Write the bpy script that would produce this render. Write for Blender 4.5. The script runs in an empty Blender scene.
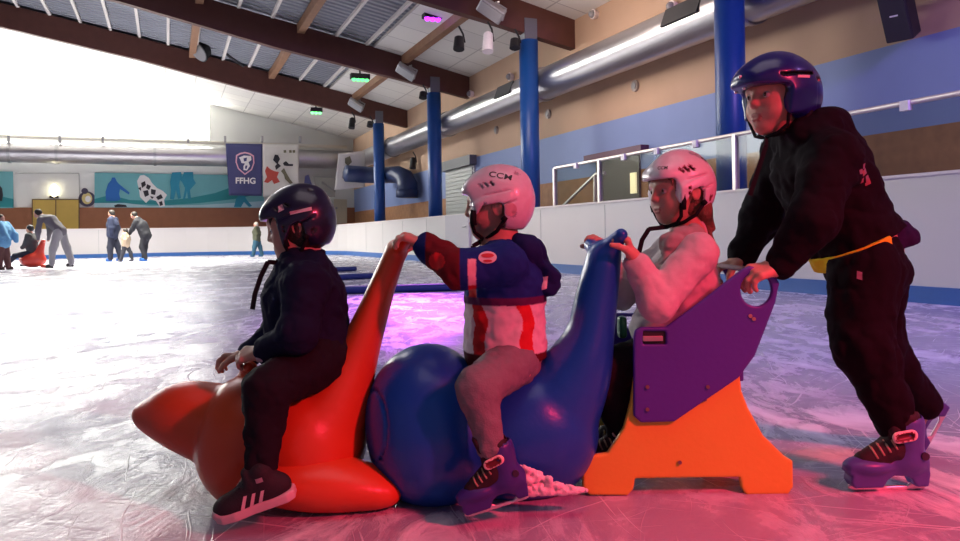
import bpy, bmesh, math, random
import numpy as np
from mathutils import Vector, Matrix
from mathutils.bvhtree import BVHTree
random.seed(7)
SC = bpy.context.scene
COL = SC.collection
# ------------------------------------------------------------------ camera
FPX, EYE, V0, ROLL = 760.0, 0.73, 235.3, 0.015
cam = bpy.data.cameras.new('camera')
cam_o = bpy.data.objects.new('camera', cam); COL.objects.link(cam_o)
cam.sensor_fit = 'HORIZONTAL'; cam.sensor_width = 36.0
cam.lens = FPX / 960 * 36.0
cam.shift_y = -(270.5 - V0) / 960
cam.clip_start = 0.05; cam.clip_end = 200
_r = Vector((math.cos(ROLL), 0, -math.sin(ROLL))); _u = Vector((math.sin(ROLL), 0, math.cos(ROLL)))
cam_o.matrix_world = Matrix(((_r.x, _u.x, 0, 0), (_r.y, _u.y, -1, 0), (_r.z, _u.z, 0, EYE), (0, 0, 0, 1)))
SC.camera = cam_o
# ------------------------------------------------------------------ world, lamps, exposure
SC.view_settings.view_transform = 'Standard'; SC.view_settings.look = 'None'
SC.view_settings.gamma = 1.0; SC.view_settings.use_curve_mapping = False
SC.view_settings.exposure = 0.0
wd = bpy.data.worlds.new('hall_daylight'); SC.world = wd; wd.use_nodes = True
wd.node_tree.nodes['Background'].inputs[0].default_value = (0.60, 0.58, 0.88, 1)
wd.node_tree.nodes['Background'].inputs[1].default_value = 0.17

def lamp(name, kind, loc, target, energy, color, size=0.2, angle=60, blend=0.6, size_y=None):
    l = bpy.data.lights.new(name, kind); l.energy = energy; l.color = color
    if kind == 'SPOT':
        l.spot_size = math.radians(angle); l.spot_blend = blend; l.shadow_soft_size = size
    elif kind == 'AREA':
        l.size = size
        if size_y: l.shape = 'RECTANGLE'; l.size_y = size_y
    else:
        l.shadow_soft_size = size
    o = bpy.data.objects.new(name, l); COL.objects.link(o); o.location = loc
    d = Vector(target) - Vector(loc)
    o.rotation_euler = d.to_track_quat('-Z', 'Y').to_euler()
    return o
# the stage spots of the hall that stand behind and right of the photographer, and added fill lights without fixtures
lamp('red_stage_spot', 'SPOT', (2.9, -0.4, 2.6), (1.1, 1.65, 0.1), 540, (1.0, 0.045, 0.10), 0.10, 60, 0.7)
lamp('red_ice_fill', 'SPOT', (2.2, 0.1, 2.3), (1.05, 1.25, 0.0), 430, (1.0, 0.03, 0.09), 0.10, 58, 0.9)  # second red light, added to deepen the red on the foreground ice
lamp('ice_fill_mid', 'AREA', (-5.5, 10.5, 6.0), (-5.5, 10.6, 0), 260, (1.0, 0.95, 0.97), 3.0)  # added fill that brightens the middle of the ice, no fixture here
lamp('violet_stage_spot', 'SPOT', (6.5, 1.0, 5.2), (3.0, 8.5, 0.6), 2300, (0.54, 0.29, 1.0), 0.4, 95, 0.8)
lamp('overhead_fill_near', 'AREA', (0.5, 1.5, 6.0), (0.5, 2.5, 0), 55, (1.0, 0.85, 0.92), 4.0)  # unseen soft fill from above the riders
lamp('ice_fill_far', 'AREA', (-12.5, 24.5, 6.6), (-12.7, 25.0, 0), 2000, (1.0, 0.97, 0.84), 4.0).data.spread = math.radians(130)  # added fill to whiten the far ice, not a lamp of the hall
lamp('wall_fill', 'AREA', (0.2, 14.5, 5.0), (4.0, 16.2, 2.6), 120, (1.0, 0.80, 0.70), 2.0)  # added fill turned towards the right wall, no fixture here

# ------------------------------------------------------------------ frames
AX, AY = -0.4105, 1.0
_n = math.hypot(AX, AY); AX /= _n; AY /= _n
A = np.array([AX, AY, 0.0]); N = np.array([AY, -AX, 0.0])      # along the long wall / towards it
def RK(s, t, z=0.0): return A * s + N * t + np.array([0, 0, z])
def P(u, v, Y):
    a = (u - 480) / FPX * Y; b = (V0 - v) / FPX * Y
    c, s = math.cos(ROLL), math.sin(ROLL)
    return np.array([a * c + b * s, Y, -a * s + b * c + EYE])
def onT(u, v, t):                                                # where the sight line meets a plane along the long wall
    d = P(u, v, 1.0) - np.array([0, 0, EYE]); k = t / float(d @ N); return d * k + np.array([0, 0, EYE])
def onS(u, v, s):
    d = P(u, v, 1.0) - np.array([0, 0, EYE]); k = s / float(d @ A); return d * k + np.array([0, 0, EYE])
def ground(u, v, z=0.0):
    d = P(u, v, 1.0) - np.array([0, 0, EYE]); k = (z - EYE) / d[2]; return d * k + np.array([0, 0, EYE])
def st(p): return float(p @ A), float(p @ N), float(p[2])
def unit(v):
    v = np.asarray(v, float); return v / np.linalg.norm(v)

# ------------------------------------------------------------------ materials
MATS = {}
def nodes_of(m): return m.node_tree.nodes, m.node_tree.links
def mat(name, color, rough=0.5, metal=0.0, var=0.08, scale=30.0, bump=0.0, bscale=200.0, spec=0.5, coat=0.0, emit=None, estr=0.0):
    if name in MATS: return MATS[name]
    m = bpy.data.materials.new(name); m.use_nodes = True; nd, lk = nodes_of(m); b = nd['Principled BSDF']
    b.inputs['Roughness'].default_value = rough; b.inputs['Metallic'].default_value = metal
    b.inputs['Specular IOR Level'].default_value = spec; b.inputs['Coat Weight'].default_value = coat
    tc = nd.new('ShaderNodeTexCoord'); nz = nd.new('ShaderNodeTexNoise'); nz.inputs['Scale'].default_value = scale
    nz.inputs['Detail'].default_value = 4
    lk.new(tc.outputs['Object'], nz.inputs['Vector'])
    mx = nd.new('ShaderNodeMix'); mx.data_type = 'RGBA'
    c = np.array(color[:3])
    mx.inputs[6].default_value = (*(c * (1 - var)), 1); mx.inputs[7].default_value = (*np.clip(c * (1 + var), 0, 1), 1)
    lk.new(nz.outputs['Fac'], mx.inputs[0]); lk.new(mx.outputs[2], b.inputs['Base Color'])
    if bump:
        n2 = nd.new('ShaderNodeTexNoise'); n2.inputs['Scale'].default_value = bscale; lk.new(tc.outputs['Object'], n2.inputs['Vector'])
        bp = nd.new('ShaderNodeBump'); bp.inputs['Strength'].default_value = bump; bp.inputs['Distance'].default_value = 0.01
        lk.new(n2.outputs['Fac'], bp.inputs['Height']); lk.new(bp.outputs['Normal'], b.inputs['Normal'])
    if emit:
        b.inputs['Emission Color'].default_value = (*emit, 1); b.inputs['Emission Strength'].default_value = estr
    MATS[name] = m; return m
def mat_vc(name, rough=0.6, bump=0.0, bscale=300.0, spec=0.4, coat=0.0, sss=0.0, sheen=0.0):
    if name in MATS: return MATS[name]
    m = bpy.data.materials.new(name); m.use_nodes = True; nd, lk = nodes_of(m); b = nd['Principled BSDF']
    b.inputs['Roughness'].default_value = rough; b.inputs['Specular IOR Level'].default_value = spec
    b.inputs['Coat Weight'].default_value = coat; b.inputs['Subsurface Weight'].default_value = sss
    b.inputs['Subsurface Scale'].default_value = 0.01; b.inputs['Sheen Weight'].default_value = sheen
    at = nd.new('ShaderNodeAttribute'); at.attribute_name = 'Col'
    tc = nd.new('ShaderNodeTexCoord'); nz = nd.new('ShaderNodeTexNoise'); nz.inputs['Scale'].default_value = 60
    lk.new(tc.outputs['Object'], nz.inputs['Vector'])
    mr = nd.new('ShaderNodeMapRange'); mr.inputs[3].default_value = 0.9; mr.inputs[4].default_value = 1.1
    lk.new(nz.outputs['Fac'], mr.inputs[0])
    mx = nd.new('ShaderNodeVectorMath'); mx.operation = 'SCALE'
    lk.new(at.outputs['Color'], mx.inputs[0]); lk.new(mr.outputs[0], mx.inputs['Scale']); lk.new(mx.outputs[0], b.inputs['Base Color'])
    if bump:
        n2 = nd.new('ShaderNodeTexNoise'); n2.inputs['Scale'].default_value = bscale; lk.new(tc.outputs['Object'], n2.inputs['Vector'])
        bp = nd.new('ShaderNodeBump'); bp.inputs['Strength'].default_value = bump; bp.inputs['Distance'].default_value = 0.004
        lk.new(n2.outputs['Fac'], bp.inputs['Height']); lk.new(bp.outputs['Normal'], b.inputs['Normal'])
    MATS[name] = m; return m

# ------------------------------------------------------------------ objects
ORG = {}
def tag(o, label=None, cat=None, group=None, kind=None):
    if label: o['label'] = label
    if cat: o['category'] = cat
    if group: o['group'] = group
    if kind: o['kind'] = kind
    return o
def thing(name, loc, label, cat, group=None):
    o = bpy.data.objects.new(name, None); COL.objects.link(o); o.empty_display_size = 0.1
    o.location = [float(x) for x in loc]; ORG[o.name] = np.array([float(x) for x in loc])
    return tag(o, label, cat, group)
def link_mesh(name, V, F, material, parent=None, smooth=False, colors=None, bevel=0.0, org=None):
    V = np.asarray(V, float)
    if parent is not None: og = ORG[parent.name]
    elif org is not None: og = np.asarray(org, float)
    else:
        og = np.array([(V[:, 0].min() + V[:, 0].max()) / 2, (V[:, 1].min() + V[:, 1].max()) / 2, V[:, 2].min()])
    me = bpy.data.meshes.new(name)
    W = V - og
    if isinstance(F, np.ndarray) and F.ndim == 2:
        k = F.shape[1]
        me.vertices.add(len(W)); me.vertices.foreach_set('co', W.astype(np.float32).ravel())
        me.loops.add(F.size); me.loops.foreach_set('vertex_index', F.astype(np.int32).ravel())
        me.polygons.add(len(F)); me.polygons.foreach_set('loop_start', np.arange(0, F.size, k, dtype=np.int32))
        me.polygons.foreach_set('loop_total', np.full(len(F), k, np.int32))
        me.update(calc_edges=True); me.validate()
    else:
        me.from_pydata([tuple(map(float, w)) for w in W], [], [tuple(map(int, f)) for f in F]); me.update()
        bm = bmesh.new(); bm.from_mesh(me); bmesh.ops.recalc_face_normals(bm, faces=bm.faces); bm.to_mesh(me); bm.free()
    if smooth: me.polygons.foreach_set('use_smooth', [True] * len(me.polygons))
    if colors is not None:
        at = me.color_attributes.new('Col', 'FLOAT_COLOR', 'POINT')
        c4 = np.ones((len(W), 4), np.float32); c4[:, :3] = colors; at.data.foreach_set('color', c4.ravel())
    me.materials.append(material)
    o = bpy.data.objects.new(name, me); COL.objects.link(o)
    if parent is not None:
        o.parent = parent; ORG[o.name] = og
    else:
        o.location = og; ORG[o.name] = og
    if bevel:
        md = o.modifiers.new('bevel', 'BEVEL'); md.width = bevel; md.segments = 2; md.limit_method = 'ANGLE'
    return o
class MB:
    """collects plain shapes into one mesh"""
    def __init__(s): s.V = []; s.F = []
    def add(s, V, F):
        k = len(s.V); s.V += [np.asarray(v, float) for v in V]; s.F += [[i + k for i in f] for f in F]; return s
    def box(s, c, ex, ey, ez):
        c, ex, ey, ez = (np.asarray(x, float) for x in (c, ex, ey, ez))
        V = [c + a * ex + b * ey + d * ez for a in (-1, 1) for b in (-1, 1) for d in (-1, 1)]
        return s.add(V, [(0, 1, 3, 2), (4, 6, 7, 5), (0, 4, 5, 1), (2, 3, 7, 6), (0, 2, 6, 4), (1, 5, 7, 3)])
    def tube(s, pts, r, n=12, cap=True):
        pts = [np.asarray(p, float) for p in pts]; m = len(pts); rs = r if hasattr(r, '__len__') else [r] * m
        V = []; F = []; up = None
        for i, p in enumerate(pts):
            d = unit(pts[min(i + 1, m - 1)] - pts[max(i - 1, 0)])
            if up is None: up = unit(np.cross(d, [0.31, 0.2, 0.93] if abs(d[2]) < 0.9 else [1, 0, 0]))
            up = unit(up - d * (up @ d)); w = np.cross(d, up)
            for k in range(n):
                a = 2 * math.pi * k / n; V.append(p + rs[i] * (math.cos(a) * up + math.sin(a) * w))
        for i in range(m - 1):
            for k in range(n):
                F.append((i * n + k, i * n + (k + 1) % n, (i + 1) * n + (k + 1) % n, (i + 1) * n + k))
        if cap: F.append(tuple(range(n))); F.append(tuple(range((m - 1) * n, m * n)))
        return s.add(V, F)
    def prism(s, pts, d):
        pts = [np.asarray(p, float) for p in pts]; d = np.asarray(d, float); n = len(pts)
        V = pts + [p + d for p in pts]
        return s.add(V, [tuple(range(n)), tuple(range(2 * n - 1, n - 1, -1))] + [(i, (i + 1) % n, (i + 1) % n + n, i + n) for i in range(n)])
    def ball(s, c, r, n=10, m=7):
        c = np.asarray(c, float); r = np.asarray(r if hasattr(r, '__len__') else [r] * 3, float); V = [c + [0, 0, r[2]]]; F = []
        for i in range(1, m):
            for k in range(n):
                a = math.pi * i / m; b = 2 * math.pi * k / n
                V.append(c + r * np.array([math.sin(a) * math.cos(b), math.sin(a) * math.sin(b), math.cos(a)]))
        V.append(c - [0, 0, r[2]]); L = len(V) - 1
        for k in range(n): F.append((0, 1 + k, 1 + (k + 1) % n)); F.append((L, 1 + (m - 2) * n + (k + 1) % n, 1 + (m - 2) * n + k))
        for i in range(m - 2):
            for k in range(n): F.append((1 + i * n + k, 1 + (i + 1) * n + k, 1 + (i + 1) * n + (k + 1) % n, 1 + i * n + (k + 1) % n))
        return s.add(V, F)
    def go(s, name, material, parent=None, smooth=False, bevel=0.0, org=None):
        return link_mesh(name, np.array(s.V), s.F, material, parent, smooth, None, bevel, org)

# ------------------------------------------------------------------ soft shapes: distance fields turned into one continuous mesh
def vnoise(p):
    i = np.floor(p).astype(np.int64); f = p - i; f = f * f * (3 - 2 * f); out = 0
    for dx in (0, 1):
        for dy in (0, 1):
            for dz in (0, 1):
                h = ((i[:, 0] + dx) * 374761393 + (i[:, 1] + dy) * 668265263 + (i[:, 2] + dz) * 2147483647) & 0xffffffff
                h = ((h ^ (h >> 13)) * 1274126177) & 0xffffffff; h = (h ^ (h >> 16)) & 0xffff
                w = (f[:, 0] if dx else 1 - f[:, 0]) * (f[:, 1] if dy else 1 - f[:, 1]) * (f[:, 2] if dz else 1 - f[:, 2])
                out = out + w * (h / 65535.0)
    return out * 2 - 1
class Sdf:
    def __init__(s, vox=0.004): s.vox = vox; s.ops = []; s.noise = []; s.clips = []
    def _op(s, fn, lo, hi, k, col, mode): s.ops.append((fn, np.asarray(lo), np.asarray(hi), k, col, mode)); return s
    def cap(s, a, b, ra, rb=None, k=0.012, col=0, mode='u', ax=None, sc=1.0):
        a = np.asarray(a, float); b = np.asarray(b, float); rb = ra if rb is None else rb
        ab = b - a; L2 = float(ab @ ab) + 1e-12
        if ax is not None:
            ax = np.asarray(ax, float); ax = ax - ab * (ax @ ab) / L2; ax = unit(ax)
        def fn(X, Y, Z):
            px, py, pz = X - a[0], Y - a[1], Z - a[2]
            t = np.clip((px * ab[0] + py * ab[1] + pz * ab[2]) / L2, 0, 1)
            qx, qy, qz = px - t * ab[0], py - t * ab[1], pz - t * ab[2]
            q2 = qx * qx + qy * qy + qz * qz
            if ax is not None:
                c = qx * ax[0] + qy * ax[1] + qz * ax[2]; q2 = q2 - c * c * (1 - 1 / sc ** 2)
            return np.sqrt(np.maximum(q2, 0)) - (ra + t * (rb - ra))
        m = max(ra, rb) * max(1, sc); 
        return s._op(fn, np.minimum(a, b) - m, np.maximum(a, b) + m, k, col, mode)
    def ell(s, c, r, rot=None, k=0.012, col=0, mode='u'):
        c = np.asarray(c, float); r = np.asarray(r, float); M = np.eye(3) if rot is None else np.asarray(rot, float)   # rows = axes
        def fn(X, Y, Z):
            px, py, pz = X - c[0], Y - c[1], Z - c[2]
            q = [px * M[i, 0] + py * M[i, 1] + pz * M[i, 2] for i in range(3)]
            k0 = np.sqrt(sum((q[i] / r[i]) ** 2 for i in range(3))); k1 = np.sqrt(sum((q[i] / r[i] ** 2) ** 2 for i in range(3)))
            return k0 * (k0 - 1) / (k1 + 1e-9)
        ext = np.sqrt(((M * r[:, None]) ** 2).sum(0))
        return s._op(fn, c - ext, c + ext, k, col, mode)
    def box(s, c, h, rot=None, rad=0.005, k=0.005, col=0, mode='u'):
        c = np.asarray(c, float); h = np.asarray(h, float); M = np.eye(3) if rot is None else np.asarray(rot, float)
        def fn(X, Y, Z):
            px, py, pz = X - c[0], Y - c[1], Z - c[2]
            q = [np.abs(px * M[i, 0] + py * M[i, 1] + pz * M[i, 2]) - (h[i] - rad) for i in range(3)]
            return np.sqrt(sum(np.maximum(w, 0) ** 2 for w in q)) + np.minimum(np.maximum(np.maximum(q[0], q[1]), q[2]), 0) - rad
        ext = (np.abs(M) * h[:, None]).sum(0)
        return s._op(fn, c - ext, c + ext, k, col, mode)
    def poly(s, o, ex, ez, ey, pts, half, rad=0.004, k=0.004, col=0, mode='u'):
        """outline pts in the plane (ex, ez) through o, thickness +-half along ey"""
        o, ex, ey, ez = (np.asarray(x, float) for x in (o, ex, ey, ez)); pts = np.asarray(pts, float); n = len(pts)
        def fn(X, Y, Z):
            px, py, pz = X - o[0], Y - o[1], Z - o[2]
            x = px * ex[0] + py * ex[1] + pz * ex[2]; y = px * ez[0] + py * ez[1] + pz * ez[2]; w = px * ey[0] + py * ey[1] + pz * ey[2]
            d2 = np.full(np.broadcast(x, y).shape, 1e9); ins = np.zeros(d2.shape, bool)
            for i in range(n):
                a = pts[i]; b = pts[i - 1]; e = b - a; vx, vy = x - a[0], y - a[1]
                t = np.clip((vx * e[0] + vy * e[1]) / (e @ e), 0, 1); d2 = np.minimum(d2, (vx - e[0] * t) ** 2 + (vy - e[1] * t) ** 2)
                c1 = (y >= a[1]) != (y >= b[1])
                if abs(b[1] - a[1]) > 1e-9: ins ^= c1 & (x < (b[0] - a[0]) * (y - a[1]) / (b[1] - a[1]) + a[0])
            q0 = np.where(ins, -1, 1) * np.sqrt(d2) + rad; q1 = np.abs(w) - half + rad
            return np.minimum(np.maximum(q0, q1), 0) + np.sqrt(np.maximum(q0, 0) ** 2 + np.maximum(q1, 0) ** 2) - rad
        W = np.array([o + ex * p[0] + ez * p[1] + ey * h for p in pts for h in (-half, half)])
        return s._op(fn, W.min(0), W.max(0), k, col, mode)
    def wrinkle(s, amp, freq, stretch=(1, 1, 1), ridge=False): s.noise.append((amp, freq, np.asarray(stretch, float), ridge)); return s
    def mesh(s):
        un = [o for o in s.ops if o[5] == 'u']; v = s.vox; pad = 3 * v
        lo = np.min([o[1] for o in un], 0) - pad; hi = np.max([o[2] for o in un], 0) + pad
        n = np.ceil((hi - lo) / v).astype(int) + 1
        D = np.full(n, 0.5, np.float32); C = np.zeros(n, np.int16)
        ax = [lo[i] + np.arange(n[i]) * v for i in range(3)]
        for fn, a, b, k, col, mode in s.ops:
            m = k + 3 * v
            i0 = np.clip(np.floor((a - m - lo) / v).astype(int), 0, n); i1 = np.clip(np.ceil((b + m - lo) / v).astype(int) + 1, 0, n)
            if np.any(i1 <= i0): continue
            sl = tuple(slice(i0[i], i1[i]) for i in range(3))
            X, Y, Z = ax[0][sl[0]][:, None, None], ax[1][sl[1]][None, :, None], ax[2][sl[2]][None, None, :]
            d = fn(X, Y, Z).astype(np.float32); D0 = D[sl]
            if mode == 'u':
                C[sl] = np.where(d < D0, col, C[sl]); h = np.maximum(k - np.abs(d - D0), 0) / max(k, 1e-6)
                D[sl] = np.minimum(d, D0) - h * h * k * 0.25
            elif mode == 's':
                e = -d
                if col >= 0: C[sl] = np.where(e > D0 - 0.6 * v, col, C[sl])
                h = np.maximum(k - np.abs(e - D0), 0) / max(k, 1e-6); D[sl] = np.maximum(e, D0) + h * h * k * 0.25
            elif mode == 'p':                                   # paint only
                C[sl] = np.where(d < 0, col, C[sl])
        if s.noise:
            idx = np.nonzero(np.abs(D) < 4 * v); p = np.stack([ax[i][idx[i]] for i in range(3)], 1)
            for amp, fr, stt, ridge in s.noise:
                q = vnoise(p * fr * stt + 11.3) + 0.5 * vnoise(p * fr * stt * 2.1 + 3.7)
                if ridge: q = 0.5 - np.abs(q) * 1.6
                D[idx] += (amp * q).astype(np.float32)
        for pt, nn in s.clips:
            q = (ax[0][:, None, None] - pt[0]) * nn[0] + (ax[1][None, :, None] - pt[1]) * nn[1] + (ax[2][None, None, :] - pt[2]) * nn[2]
            D = np.maximum(D, q.astype(np.float32))
        I = D < 0
        c8 = [I[a:n[0] - 1 + a, b:n[1] - 1 + b, c:n[2] - 1 + c] for a in (0, 1) for b in (0, 1) for c in (0, 1)]
        sm = sum(x.astype(np.int8) for x in c8); act = (sm > 0) & (sm < 8)
        ci = np.stack(np.nonzero(act), 1)
        ids = np.full(act.shape, -1, np.int32); ids[act] = np.arange(len(ci))
        corner = {(a, b, c): D[ci[:, 0] + a, ci[:, 1] + b, ci[:, 2] + c] for a in (0, 1) for b in (0, 1) for c in (0, 1)}
        acc = np.zeros((len(ci), 3)); cnt = np.zeros(len(ci))
        for ea in corner:
            for d in range(3):
                if ea[d] == 1: continue
                eb = list(ea); eb[d] = 1; eb = tuple(eb); da, db = corner[ea], corner[eb]
                x = (da < 0) != (db < 0); t = np.where(x, da / (da - db + 1e-12), 0)
                for j in range(3): acc[:, j] += np.where(x, ea[j] + (t if j == d else 0), 0)
                cnt += x
        loc = acc / cnt[:, None]; V = lo + (ci + loc) * v
        rn = np.round(loc).astype(int); cols = C[ci[:, 0] + rn[:, 0], ci[:, 1] + rn[:, 1], ci[:, 2] + rn[:, 2]]
        Fs = []
        for d in range(3):
            e1, e2 = (d + 1) % 3, (d + 2) % 3
            s0 = [slice(0, n[j]) for j in range(3)]; s1 = list(s0); s0[d] = slice(0, n[d] - 1); s1[d] = slice(1, n[d])
            a, b = I[tuple(s0)], I[tuple(s1)]; e = np.stack(np.nonzero(a != b), 1)
            e = e[(e[:, e1] > 0) & (e[:, e2] > 0) & (e[:, e1] < n[e1] - 1) & (e[:, e2] < n[e2] - 1)]
            if not len(e): continue
            flip = I[tuple(e.T)]
            q = []
            for o1, o2 in ((1, 1), (0, 1), (0, 0), (1, 0)):
                g = e.copy(); g[:, e1] -= o1; g[:, e2] -= o2; q.append(ids[tuple(g.T)])
            q = np.stack(q, 1); q[~flip] = q[~flip][:, ::-1]; Fs.append(q)
        F = np.concatenate(Fs); F = F[(F >= 0).all(1)]
        return V, F, cols
    def go(s, name, material, parent=None, pal=None, colfn=None, org=None):
        V, F, c = s.mesh(); colors = None
        if pal is not None:
            colors = np.asarray(pal, float)[np.clip(c, 0, len(pal) - 1)]
            if colfn: colors = colfn(V, c, colors)
        return link_mesh(name, V, F, material, parent, True, colors, 0.0, org)
def bvh_of(objs):
    V = []; F = []
    for o in objs:
        k = len(V); og = ORG[o.name]
        V += [Vector(v.co) + Vector(og) for v in o.data.vertices]; F += [[i + k for i in p.vertices] for p in o.data.polygons]
    return BVHTree.FromPolygons(V, F)
def text_shape(txt, size=1.0, bold=0.0):
    c = bpy.data.curves.new('lettering', 'FONT'); c.body = txt; c.size = size; c.align_x = 'CENTER'; c.align_y = 'CENTER'; c.offset = bold
    o = bpy.data.objects.new('lettering', c); COL.objects.link(o)
    dg = bpy.context.evaluated_depsgraph_get(); me = o.evaluated_get(dg).to_mesh()
    V = [np.array(v.co) for v in me.vertices]; F = [list(p.vertices) for p in me.polygons]
    bpy.data.objects.remove(o); bpy.data.curves.remove(c)
    return V, F
def flat_text(name, txt, c, ex, ey, size, m, parent, bold=0.0, thick=0.01):
    V, F = text_shape(txt, size, bold); ez = np.cross(ex, ey)
    W = [np.asarray(c) + v[0] * np.asarray(ex) + v[1] * np.asarray(ey) + ez * thick for v in V]
    return link_mesh(name, np.array(W), F, m, parent)
def wrap(name, V, F, c, ex, ey, ez, bvh, m, parent, lift=0.002):
    """lay a flat drawing (ex, ey) on a surface by casting along -ez, as a thin raised skin"""
    bm = bmesh.new(); vs = [bm.verts.new(v) for v in V]
    for f in F:
        try: bm.faces.new([vs[i] for i in f])
        except ValueError: pass
    bmesh.ops.triangulate(bm, faces=bm.faces[:])
    mx = max(np.ptp([v[0] for v in V]), 1e-4) / 14
    for _ in range(4):
        es = [e for e in bm.edges if e.calc_length() > mx]
        if not es: break
        bmesh.ops.subdivide_edges(bm, edges=es, cuts=1); bmesh.ops.triangulate(bm, faces=bm.faces[:])
    W = []
    bm.verts.index_update()
    for v in bm.verts:
        p = Vector(np.asarray(c) + v.co[0] * np.asarray(ex) + v.co[1] * np.asarray(ey) + np.asarray(ez) * 0.3)
        h = bvh.ray_cast(p, Vector(-np.asarray(ez)))
        W.append(np.array(h[0] + Vector(np.asarray(ez)) * lift) if h[0] else None)
    F2 = [[v.index for v in f.verts] for f in bm.faces if all(W[v.index] is not None for v in f.verts)]
    bm.free()
    W = [np.asarray(c, float) if w is None else w for w in W]
    used = sorted({i for f in F2 for i in f})
    if not used: return None
    mp = {k: i for i, k in enumerate(used)}
    return link_mesh(name, np.array([W[k] for k in used]), [[mp[i] for i in f] for f in F2], m, parent, True)
def quad_shape(pts): return [np.array([p[0], p[1], 0]) for p in pts], [list(range(len(pts)))]
# ================================================================== the hall
def onZ(u, v, z):
    d = P(u, v, 1.0) - np.array([0, 0, EYE]); k = (z - EYE) / d[2]; return d * k + np.array([0, 0, EYE])
Z3 = np.array([0, 0, 1.0])
T_BOARD, T_COL, T_WALL, S_FAR, S_END, R_C = 6.85, 8.0, 9.2, 37.0, 40.0, 7.0
BH = 1.276
# ---- ice
def ice_material():
    m = bpy.data.materials.new('scratched_ice'); m.use_nodes = True; nd, lk = nodes_of(m); b = nd['Principled BSDF']
    tc = nd.new('ShaderNodeTexCoord')
    def noise(scale, detail=4, rough=0.55, dist=0.0, src=None):
        n = nd.new('ShaderNodeTexNoise'); n.inputs['Scale'].default_value = scale; n.inputs['Detail'].default_value = detail
        n.inputs['Roughness'].default_value = rough; n.inputs['Distortion'].default_value = dist
        lk.new(src or tc.outputs['Object'], n.inputs['Vector']); return n.outputs['Fac']
    def ramp(f, a, c, lo=0.0, hi=1.0):
        r = nd.new('ShaderNodeMapRange'); r.inputs[1].default_value = a; r.inputs[2].default_value = c
        r.inputs[3].default_value = lo; r.inputs[4].default_value = hi; lk.new(f, r.inputs[0]); return r.outputs[0]
    def math2(op, a, c):
        n = nd.new('ShaderNodeMath'); n.operation = op
        for i, x in enumerate((a, c)):
            if isinstance(x, (int, float)): n.inputs[i].default_value = x
            else: lk.new(x, n.inputs[i])
        return n.outputs[0]
    warp = nd.new('ShaderNodeTexNoise'); warp.inputs['Scale'].default_value = 0.9; lk.new(tc.outputs['Object'], warp.inputs['Vector'])
    va = nd.new('ShaderNodeVectorMath'); va.operation = 'MULTIPLY_ADD'
    lk.new(warp.outputs['Color'], va.inputs[0]); va.inputs[1].default_value = (0.35, 0.35, 0); lk.new(tc.outputs['Object'], va.inputs[2])
    lines = None
    for ang, sx, sy, th in ((20, 1.0, 60, 0.64), (75, 1.2, 75, 0.65), (130, 0.9, 66, 0.65), (165, 1.5, 90, 0.66), (100, 0.8, 52, 0.66)):
        mp = nd.new('ShaderNodeMapping'); mp.inputs['Rotation'].default_value = (0, 0, math.radians(ang)); 
        lk.new(va.outputs[0], mp.inputs['Vector'])
        m2 = nd.new('ShaderNodeMapping'); m2.inputs['Scale'].default_value = (sx, sy, 1); lk.new(mp.outputs[0], m2.inputs['Vector'])
        l = ramp(noise(1.0, 2, 0.5, 0, m2.outputs[0]), th, th + 0.06)
        lines = l if lines is None else math2('MAXIMUM', lines, l)
    frost = ramp(noise(1.1, 6, 0.65, 0.6), 0.42, 0.60)
    mp = nd.new('ShaderNodeMapping'); mp.inputs['Scale'].default_value = (1.0, 0.45, 1); lk.new(tc.outputs['Object'], mp.inputs['Vector'])
    mid = ramp(noise(5.0, 7, 0.7, 0.8, mp.outputs[0]), 0.44, 0.58)
    fine = noise(60, 3, 0.6)
    snow = math2('MAXIMUM', math2('MULTIPLY', lines, 0.6), math2('MULTIPLY', frost, mid))
    mx = nd.new('ShaderNodeMix'); mx.data_type = 'RGBA'; lk.new(snow, mx.inputs[0])
    mx.inputs[6].default_value = (0.33, 0.32, 0.42, 1); mx.inputs[7].default_value = (0.80, 0.82, 0.86, 1)
    lk.new(mx.outputs[2], b.inputs['Base Color'])
    ro = nd.new('ShaderNodeMix'); lk.new(snow, ro.inputs[0]); ro.inputs[2].default_value = 0.20; ro.inputs[3].default_value = 0.50
    lk.new(ro.outputs[0], b.inputs['Roughness'])
    h = math2('ADD', math2('MULTIPLY', snow, 0.6), math2('ADD', math2('MULTIPLY', fine, 0.25), math2('MULTIPLY', noise(3.0, 5, 0.6), 1.2)))
    bp = nd.new('ShaderNodeBump'); bp.inputs['Strength'].default_value = 0.45; bp.inputs['Distance'].default_value = 0.012
    lk.new(h, bp.inputs['Height']); lk.new(bp.outputs['Normal'], b.inputs['Normal'])
    b.inputs['IOR'].default_value = 1.33
    return m
MB().prism([RK(-9, -26), RK(-9, 9.4), RK(41, 9.4), RK(41, -26)], (0, 0, -0.1)).go('floor', ice_material(), org=(0, 0, 0))['kind'] = 'structure'
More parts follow.
